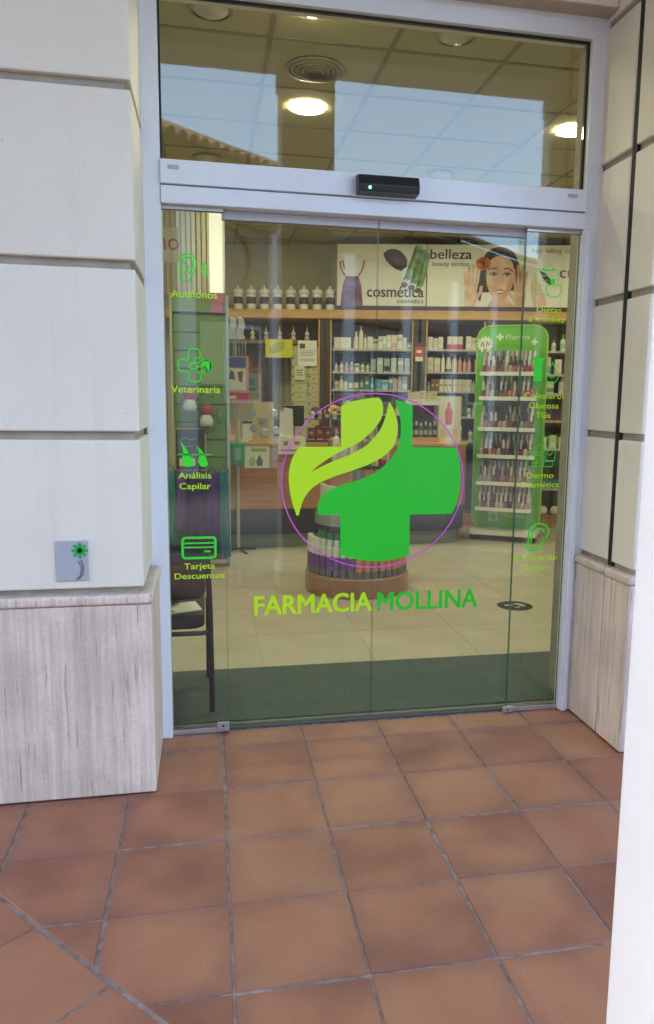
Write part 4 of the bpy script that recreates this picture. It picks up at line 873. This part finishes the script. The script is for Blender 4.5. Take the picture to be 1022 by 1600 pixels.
# leaflet rack, sanitizer stand
t = thing('leaflet_rack', 'tall rack with a pink poster and silver packs at the left end of the counter', 'rack', (.54, 3.96, 0))
part('pole', MB().tube([(0,.02,.99),(0,.02,2.10)], .010), M_STEEL, t)
part('base', MB().box(-.09, .09, -.04, .08, .989, 1.0), M_STEEL, t)
p = part('poster', MB().box(-.11, .11, -.02, -.012, 1.355, 1.76), colm((.72,.40,.48)), t)
part('photo', MB().box(-.085,.085,-.0225,-.0205,1.66,1.75), colm((.10,.12,.35)), p); part('white_field', MB().box(-.085,.085,-.0225,-.0205,1.46,1.65), M_CARD, p)
part('figures', MB().prism([(-.07,1.56),(-.05,1.64),(-.02,1.62),(-.01,1.55)], -.0245, -.0230).prism([(.01,1.62),(.06,1.63),(.05,1.53),(.025,1.54)], -.0245, -.0230), colm((.18,.16,.22)), p)
part('red_strip', MB().box(-.11,.11,-.0225,-.0205,1.36,1.44), colm((.62,.10,.16)), p)
part('strip_text', MB().box(-.09,.0,-.0245,-.0230,1.385,1.41), M_CARD, p)
for k in range(7): part('rod', MB().tube([(-.085+k*.028, .0, 1.77), (-.075+k*.026, -.01, 1.90)], .005, 5), colm((.40,.46,.50), .3), t)
for k, (x, lb) in enumerate(((-.03,'left crumpled silver pack hanging on top of the leaflet rack'),(.045,'right crumpled silver pack hanging on top of the leaflet rack'))):
    m_ = MB().prism(smooth_poly([(-.035,0),(-.045,.06),(-.02,.14),(-.03,.20),(.02,.19),(.035,.12),(.02,.06),(.04,.01)]), -.012, .012)
    solo('silver_pack', m_, colm((.55,.56,.60), .22), lb, 'packet', (.54+x, 3.94, 1.90), .2*k, 'silver packs on the leaflet rack', bevel=.004)
t = thing('sanitizer_stand', 'hand sanitizer stand with a green dispenser box in front of the counter', 'sanitizer stand', (.545, 3.86, 0))
part('pole', MB().tube([(0,.03,.02),(0,.03,.84)], .014), colm((.42,.45,.40), .35), t); part('upper_pole', MB().tube([(0,.03,1.0),(0,.03,1.20)], .020), colm((.50,.42,.24)), t)
part('dispenser', MB().box(-.056,.056,-.05,.028,.80,.995), colm((.01,.33,.13)), t, bevel=.012, seg=2); part('window', MB().box(-.026,.026,-.054,-.0505,.84,.955), colm((.30,.45,.36), .15), t)
for a in range(4): part('foot', MB().tube([(0,.03,.03),(.17*math.cos(a*PI/2+.4),.03+.17*math.sin(a*PI/2+.4),.012)], .010), M_BLACK, t)
t = thing('white_box', 'white square box on the counter behind the sanitizer stand', 'box', (.60, 4.12, CT)); part('body', MB().box(0,.09,0,.08,0,.17), M_CARD, t, bevel=.003); part('lid', MB().box(-.004,.094,-.004,.084,.171,.19), colm((.06,.05,.06)), t)

# ---------------------------------------------------------------- round gondola with bottles
GC = (1.36, 2.41)
t = thing('round_display', 'round tiered wooden display standing behind the lower part of the cross', 'display stand', (*GC, 0))
part('base', MB().lathe([(.385,.003),(.385,.135),(.378,.142)], 48), wood('rose_wood', (.34,.17,.10), (.44,.24,.15), .35, (3,3,3)), t)
part('column', MB().lathe([(.05,.143),(.05,1.36)], 16), M_STEEL, t)
part('tier', MB().lathe([(.30,.512),(.31,.515),(.31,.535),(.30,.538)], 40), colm((.05,.055,.06)), t, label='middle round tier')
part('tier', MB().lathe([(.24,.905),(.25,.908),(.25,.925),(.24,.928)], 40), colm((.05,.055,.06)), t, label='upper round tier')
part('tier_rim', MB().lathe([(.312,.50),(.316,.50),(.316,.58),(.312,.58)], 40, cap=False), colm((.30,.34,.33), .2), t)
part('finial', MB().lathe([(.06,1.361),(.07,1.37),(.045,1.41),(.02,1.44),(.001,1.47)], 16), M_DKWOOD, t, smooth=True)
part('emblem', MB().ribbon([(-.02,.0),(-.005,.02),(.01,0),(.025,.02),(.04,0)], .006, 0, .002), colm((.55,.12,.20)), t, (-.262, -.285, .075), R(-42))
PURP, ORAN, WTH = (.17,.05,.36), (.66,.30,.10), (.76,.76,.72)
for k in range(22):
    a = R(170+k*9.2); purple = k < 10; kk = k if purple else k-10
    if purple: lb = f'{ORD[k]} white tube with purple band from the left on the round display base' if k < 10 else ''
    else: lb = f'{ORD[kk]} white tube with orange band from the left on the round display base'
    tag(put('product_tube', bottle(.0245, .265, WTH, PURP if purple else ORAN, 2), None, (GC[0]+.345*math.cos(a), GC[1]+.345*math.sin(a), .1425), a), lb, 'tube', 'white tubes around the round display')
for k in range(9):
    a = R(165+k*16); tag(put('product_bottle', bottle(.026, .30, CRM, GRN, 4), None, (GC[0]+.26*math.cos(a), GC[1]+.26*math.sin(a), .1425)), f'{ORD[k]} cream tall bottle with green cap from the left, inner ring of the display base', 'bottle', 'tall cream bottles of the inner ring')
for k in range(13):
    a = R(172+k*13); tag(put('product_carton', carton(.055, .03, .24, WTH, (BLU,GRY,(.05,.12,.40))[k % 3], 1+k % 3), None, (GC[0]+.275*math.cos(a), GC[1]+.275*math.sin(a), .5385), a+PI/2), f'{ORD[k]} white and blue pack from the left on the middle round tier', 'carton', 'packs on the middle tier of the round display')
for k in range(8):
    a = R(185+k*22); tag(put('product_bottle', bottle(.028, .26, (BRN,WHT,RED,CRM)[k % 4], (DRK,GRY,WHT,BRN)[k % 4], (0,1,0,4)[k % 4]), None, (GC[0]+.20*math.cos(a), GC[1]+.20*math.sin(a), .9285)), f"{['brown','white','red','cream'][k % 4]} bottle, {ORD[k]} from the left on the upper round tier", 'bottle', 'bottles on the upper tier of the round display')

# ---------------------------------------------------------------- green nail polish stand
NR = R(-30); NX, NY = 3.25, 4.22
st = thing('polish_stand', 'tall apple green display stand on casters full of nail polish', 'display stand', (NX, NY, 0), NR)
def rrect(x0, x1, z0, z1, r, n=6):
    p = []
    for cx, cz, a in ((x1-r,z1-r,0),(x0+r,z1-r,90),(x0+r,z0+r,180),(x1-r,z0+r,270)): p += [(cx+r*math.cos(R(a+90*k/n)), cz+r*math.sin(R(a+90*k/n))) for k in range(n+1)]
    return p
part('board', MB().prism(rrect(-.345,.345,.11,2.14,.13), 0, .05), M_STANDG, st)
part('board_edge', MB().ribbon(rrect(-.345,.345,.11,2.14,.13), .012, -.006, .056, True), colm((.34,.60,.10), .3), st)
part('inner_back', MB().box(-.255, .255, -.006, -.0005, .30, 1.90), colm((.22,.24,.20)), st)
for x in (-.262, .262): part('side_rail', MB().box(x-.012, x+.012, -.05, -.001, .30, 1.91), M_STANDG, st)
SZS = (1.665, 1.425, 1.125, .855, .585, .325)
for z in SZS:
    part('shelf', MB().box(-.275, .275, -.185, -.051, z-.018, z), M_WHITE, st, bevel=.003)
    part('shelf_lip', MB().box(-.278, .278, -.190, -.1855, z-.020, z+.018), M_WHITE, st)
    part('riser', MB().box(-.25, .25, -.115, -.052, z+.0005, z+.055), M_WHITE, st)
part('base', MB().prism(rrect(-.34,.34,-.20,.22,.04), .062, .105, 'xy'), M_WHITE, st)
for x in (-.29, .29):
    for y in (-.15, .17):
        cst = part('caster', MB().lathe([(.034,-.012),(.036,-.01),(.036,.01),(.034,.012)], 14), M_BLACK, st, (x, y, .037), (PI/2, 0, .3)); part('fork', MB().box(-.014,.014,.013,.05,-.016,.016), M_STEEL, cst)
def cross(mb, cx, cz, s, d0, d1): mb.prism([(cx-s/3,cz-s),(cx+s/3,cz-s),(cx+s/3,cz-s/3),(cx+s,cz-s/3),(cx+s,cz+s/3),(cx+s/3,cz+s/3),(cx+s/3,cz+s),(cx-s/3,cz+s),(cx-s/3,cz+s/3),(cx-s,cz+s/3),(cx-s,cz-s/3),(cx-s/3,cz-s/3)], d0, d1)
lw = colm((.62,.76,.52)); m_ = MB(); cross(m_, -.12, 2.03, .036, -.0018, -.0004); cross(m_, .22, 1.98, .03, -.0018, -.0004); part('white_cross', m_, lw, st)
m_ = MB().box(-.17,-.07,-.0018,-.0004,.175,.275); part('logo_square', m_, lw, st); m_ = MB(); cross(m_, -.12, .225, .038, -.0032, -.0020); part('logo_cross', m_, M_STANDG, st)
part('top_lettering', add_text(MB(), 'Pharma', -.06, .17, 2.005, .05, -.0012), lw, st); part('bottom_lettering', add_text(MB(), 'Pharma', -.04, .19, .225, .05, -.0012), lw, st)
m_ = MB(); sp = []
for q in range(28): rr = .088 if q % 2 else .065; sp.append((-.265+rr*math.cos(q*PI/14), 1.955+rr*math.sin(q*PI/14)))
m_.prism(sp, -.012, -.007); part('starburst_badge', m_, M_CARD, st); part('badge_print', MB().ribbon([(-.31,1.94),(-.29,1.98),(-.275,1.93)], .008, -.0135, -.0122).ribbon([(-.25,1.94),(-.245,1.985),(-.225,1.95),(-.215,1.98)], .008, -.0135, -.0122), M_INK, st)
sn, cs = math.sin(NR), math.cos(NR)
def NP(x, y, z): return (NX+x*cs-y*sn, NY+x*sn+y*cs, z)
PCOL = [(.20,.03,.05),(.42,.10,.12),(.30,.18,.10),(.55,.42,.34),(.10,.05,.09),(.50,.30,.30),(.14,.10,.07),(.62,.55,.48),(.30,.05,.12),(.08,.08,.12),(.45,.22,.10),(.36,.34,.36)]
PN = ['dark red','red','bronze','beige','plum','rose','brown','pale','berry','midnight','copper','silver']
def polish(c, cap):
    k = ('n', c, cap)
    if k not in PC: PC[k] = MB().lathe([(.018,0),(.020,.004),(.020,.066),(.011,.079),(.0105,.081),(.0115,.082),(.0095,.165),(.006,.168)], 8, ms=[0,0,0,0,1,1,1]).mesh('polish_bottle', [colm(c, .12), colm(cap, .3)])
    return PC[k]
for si, z in enumerate(SZS):
    for rw in range(2):
        cnt = {}
        for k in range(12):
            ci = random.randrange(12); dark = random.random() < (.35 if si < 3 else .15)
            lb = f"{PN[ci]} nail polish in the {'front' if rw == 0 else 'raised back'} row, {ORD[k]} from the left, {['topmost','second','third','fourth','fifth','lowest'][si]} shelf"
            o = put('nail_polish', polish(PCOL[ci], (.03,.03,.03) if dark else ((.70,.68,.62) if (k+si) % 3 else (.50,.42,.30))), None, NP(-.240+k*.0436, -.155+.07*rw, z+.0006+(.055 if rw else 0)), random.random()*3)
            tag(o, lb, 'nail polish', 'nail polish bottles on the green stand')
t = thing('floor_sticker', 'round black floor sticker with pale print near the right door edge', 'floor sticker', (2.34, 1.72, .0006), R(10))
part('disc', MB().lathe([(.122,0),(.122,.001)], 40), M_BLACK, t)
part('print', MB().prism(smooth_poly([(-.07,.01),(-.06,.045),(-.01,.045),(.0,.02),(-.025,-.005)]), .0012, .0018, 'xy'), colm((.45,.46,.44)), t); part('print', MB().prism(smooth_poly([(.012,.05),(.055,.055),(.075,.0),(.05,-.05),(.03,-.01)]), .0012, .0018, 'xy'), colm((.45,.46,.44)), t); part('print', MB().prism([(-.03,-.04),(.02,-.03),(.012,-.055),(-.025,-.06)], .0012, .0018, 'xy'), colm((.45,.46,.44)), t)

# ---------------------------------------------------------------- left side: slatwall unit, aprons, blinds, chair
LX, LY = .02, 3.30
sw = thing('slatwall_unit', 'tall green slatted display unit seen through the left glass panel', 'display unit', (LX, LY, 0))
part('frame_post', MB().box(-.022, 0, -.02, .12, 0, 2.20), colm((.46,.52,.36)), sw, bevel=.004); part('frame_post', MB().box(.415, .44, -.02, .12, 0, 2.20), colm((.36,.52,.52), .3), sw, bevel=.004)
part('backing', MB().box(.001, .414, .02, .10, .05, 2.06), colm((.06,.11,.04)), sw)
for k in range(14): part('slat', MB().box(.002, .413, 0, .019, .06+k*.142, .06+k*.142+.134), colm((.14,.25,.07)), sw, bevel=.003)
part('top_sign', MB().box(.0, .30, -.01, .10, 2.062, 2.20), colm((.20,.32,.14)), sw); part('pink_sign', MB().box(.301, .4145, -.01, .10, 2.062, 2.215), colm((.50,.20,.34)), sw)
part('pale_panel', MB().box(.215, .413, -.004, -.0005, 1.50, 1.99), colm((.24,.36,.18)), sw)
cb = thing('chalkboard', 'small dark chalkboard in a wooden frame hanging on the green unit', 'chalkboard', (.018, LY-.03, .80))
part('board', MB().box(.012,.24,.004,.014,.012,.335), colm((.03,.03,.035), .7), cb)
for a, b, c, d in ((0,.252,0,.0119),(0,.252,.3351,.347),(0,.0119,.012,.335),(.2401,.252,.012,.335)): part('frame', MB().box(a,b,0,.018,c,d), colm((.40,.27,.20)), cb)
part('chalk_marks', MB().ribbon([(.05,.25),(.09,.27),(.12,.25),(.17,.26)], .004, .002, .0035).ribbon([(.05,.20),(.15,.20)], .004, .002, .0035), colm((.30,.30,.32)), cb)
for k, (x, z) in enumerate(((.145,1.375),(.275,1.255))):
    t = thing('red_ornament', ['upper','lower'][k]+' red ball ornament with white base hung on the green unit', 'ornament', (x, LY-.07, z), 0, 'red ornaments on the green unit')
    part('ball', MB().sphere((0,0,.04), .05, 14), colm((.36,.03,.05), .35), t, smooth=True); part('white_base', MB().lathe([(.05,-.09),(.055,-.06),(.045,-.02),(.03,.0)], 14), colm((.52,.58,.52), .8), t, smooth=True); part('hook', MB().tube([(0,0,.088),(0,.02,.11),(0,.066,.112)], .003, 5), M_STEEL, t)
t = thing('green_garland', 'olive green leafy garland trailing between the red ornaments', 'garland', (.23, LY-.035, 1.12))
random.seed(11)
for k in range(46):
    x, z = random.gauss(.01,.045), random.uniform(0,.34); x += .09*math.sin(z*9)*.5; a = random.uniform(0,PI*2); L_ = random.uniform(.03,.05)
    part('leaf', MB().poly([(x,0,z),(x+L_*math.cos(a)*.5-.01*math.sin(a),-.015,z+L_*math.sin(a)*.5),(x+L_*math.cos(a),-.008,z+L_*math.sin(a)),(x+L_*math.cos(a)*.5+.01*math.sin(a),-.012,z+L_*math.sin(a)*.5)]), colm([(.10,.14,.02),(.14,.17,.03),(.07,.10,.02)][k % 3], .7), t)
def drape(label, x0, x1, z0, z1, c, y, n=14, amp=.011):
    xm = (x0+x1)/2; m_ = MB(); nz = 7; ph = x0*40
    rows = []
    for r in range(nz):
        f = r/(nz-1); sc_ = 1.10-.30*f; fold = amp*(1-.75*f); rw = []
        for k in range(2*n):
            kk = k if k <= n else 2*n-k
            x = xm+(x0+(x1-x0)*kk/n-xm)*sc_; y_ = fold*math.sin(kk*.85+ph+f*.6)
            rw.append((x, y_+(0 if k <= n else .022)-(0 if 0 < kk < n else -.011), z0+(z1-z0)*f+.008*math.sin(kk*1.1+ph)*(1-f)))
        rows.append(rw)
    b0 = len(m_.v)
    for rw in rows: m_.v += rw
    W2 = 2*n
    for r in range(nz-1):
        for k in range(W2):
            k2 = (k+1) % W2; m_.f.append((b0+r*W2+k, b0+r*W2+k2, b0+(r+1)*W2+k2, b0+(r+1)*W2+k)); m_.m.append(0)
    for r in (0, nz-1):
        for k in range(n):
            a_, c_2 = (k, k+1); m_.f.append((b0+r*W2+a_, b0+r*W2+c_2, b0+r*W2+((W2-c_2) % W2), b0+r*W2+((W2-a_) % W2)) if k and c_2 < n else ((b0+r*W2, b0+r*W2+1, b0+r*W2+W2-1) if k == 0 else (b0+r*W2+a_, b0+r*W2+n, b0+r*W2+W2-a_))); m_.m.append(0)
    t = thing('hanging_bag', label, 'bag', (0, y, 0), 0, 'cloth bags hanging on the green unit')
    part('cloth', m_, colm(c, .8), t, smooth=True); part('strap', MB().tube([((x0+x1)/2-.04,.01,z1),((x0+x1)/2,.03,z1+.05),((x0+x1)/2+.04,.01,z1)], .006, 6), colm(c, .8), t)
drape('dark purple cloth bag hanging in the middle of the left pane', .10, .27, .08, .80, (.035,.008,.075), LY-.14)
drape('lilac purple cloth bag hanging left of the dark one', .02, .12, .33, .78, (.15,.07,.29), LY-.09)
drape('violet cloth bag hanging right of the dark one', .25, .37, .12, .78, (.075,.022,.19), LY-.09)
drape('teal cloth bag hanging at the right edge of the green unit', .36, .45, .10, .80, (.02,.14,.19), LY-.12)
drape('teal green cloth bag hanging at the left edge of the green unit', -.07, .03, .14, .80, (.03,.20,.16), LY-.07)
for k, x in enumerate((.08, .16, .245)): 
    t = thing('yellow_tag', ['left','middle','right'][k]+' cream carton tag above the purple bags', 'tag', (x, LY-.10, .845), 0, 'cream tags above the bags'); part('card', MB().box(-.022,.022,0,.01,0,.06), colm((.70,.55,.22)), t); part('hook', MB().tube([(0,.005,.06),(0,.03,.08),(0,.096,.08)], .003, 5), M_STEEL, t)
# goods left of the unit
gw = thing('goods_rack', 'rack of small hanging goods left of the green unit', 'rack', (-.13, LY+.05, 0))
part('panel', MB().box(-.40, .095, .03, .06, .1, 2.05), colm((.05,.04,.04)), gw); part('header', MB().box(-.40, .095, .0, .06, 2.06, 2.42), colm((.40,.03,.10)), gw); part('oak_strip', MB().box(-.40, .095, .0, .06, 2.052, 2.0595), M_OAK, gw); part('side_board', MB().box(.02,.095,-.02,.029,.3,.95), M_WOOD, gw)
hc = [((.50,.46,.40),'beige'),((.10,.16,.16),'dark green'),((.45,.30,.06),'ochre'),((.04,.08,.28),'blue'),((.55,.55,.55),'silver')]
for q in range(10):
    for xx in range(2):
        ci = [4,0,0,2,1,1,3,3,4,0][q]; nm_ = hc[ci][1]
        t = thing('hanging_packet', f"{nm_} packet in the {'left' if xx == 0 else 'right'} column, {ORD[q]} from the top of the goods rack", 'packet', (-.10-.07+xx*.085, LY+.05, 1.86-q*.112), 0, 'packets hanging on the goods rack')
        part('card', MB().box(-.034,.034,0,.012,0,.10), colm(hc[ci][0]), t, bevel=.002); part('hook', MB().tube([(0,.006,.09),(0,-.02,.094)], .003, 5), M_STEEL, t); part('print', MB().box(-.024,.024,-.0014,-.0003,.02,.05), colm((.6,.58,.5) if ci in (1,3) else (.2,.12,.1)), t)
# vertical blind and lit column
vb = thing('vertical_blind', 'vertical strip blind hanging above the green unit', 'blind', (-.30, LY+.32, 2.23))
for k in range(18):
    part('strip', MB().box(-.018,.018,-.001,.001,0,.88), colm((.50,.47,.32) if k < 9 else (.70,.68,.52)), vb, (k*.041, 0, 0), R(28))
part('head_rail', MB().box(-.03, .75, -.02, .02, .885, .91), M_WHITE, vb)
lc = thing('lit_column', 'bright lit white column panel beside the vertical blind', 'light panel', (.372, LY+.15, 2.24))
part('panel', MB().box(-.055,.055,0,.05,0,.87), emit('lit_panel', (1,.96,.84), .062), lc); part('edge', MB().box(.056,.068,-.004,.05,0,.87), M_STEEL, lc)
mo = thing('red_letter_banner', 'pale banner with dark red letters mo behind the left pane', 'banner', (-.26, LY-.05, 2.43))
part('sheet', MB().box(0,.345,0,.006,0,.26), colm((.42,.38,.26)), mo); part('lettering', add_text(MB(), 'mo', .135, .345, .09, .13, -.0008), colm((.30,.03,.06)), mo)
# chair
ch = thing('black_chair', 'black metal chair with its back to the glass behind the left panel', 'chair', (0, .20, 0))
M_CH = pm('black_metal', (.016,.015,.020), .35); M_CHF = pm('black_fabric', (.025,.024,.034), .8, var=.15, scale=40)
for x in (.284, -.20): part('leg', MB().tube([(x,.0,.008),(x-.004,.0,.44),(x-.012,-.01,.72),(x-.03,-.01,.755)], .0125, 10), M_CH, ch)
for x in (.27, -.19): part('leg', MB().tube([(x,.44,.008),(x,.43,.42)], .0125, 10), M_CH, ch)
part('seat', MB().prism(rrect(-.19,.255,.02,.47,.05), .385, .44, 'xy'), M_CHF, ch, bevel=.008, seg=2)
part('seat_rail', MB().tube([(.28,.0,.375),(.24,.0,.37),(-.16,.0,.37),(-.20,.0,.375)], .011), M_CH, ch)
part('backrest', MB().prism(rrect(-.19,.262,.53,.755,.04), -.016, .02), M_CHF, ch, bevel=.006, seg=2)
mg = thing('magazine', 'open magazine with red corner lying on the black chair seat', 'magazine', (.12, .36, .442), R(20))
part('pages', MB().prism([(-.12,-.08),(.10,-.09),(.12,.06),(-.10,.08)], 0, .006, 'xy'), M_CARD, mg); part('red_corner', MB().prism([(-.115,-.075),(-.02,-.08),(-.03,-.03),(-.11,-.02)], .0064, .0072, 'xy'), colm((.45,.08,.06)), mg)
t = thing('dark_bag', 'dark bag resting on the black chair seat', 'bag', (.02, .46, .442)); part('body', MB().lathe([(.10,0),(.13,.02),(.14,.12),(.11,.21),(.05,.25)], 14), M_CHF, t, smooth=True); part('handle', MB().tube([(-.06,0,.23),(-.03,0,.31),(.03,0,.31),(.06,0,.23)], .008), M_CHF, t)
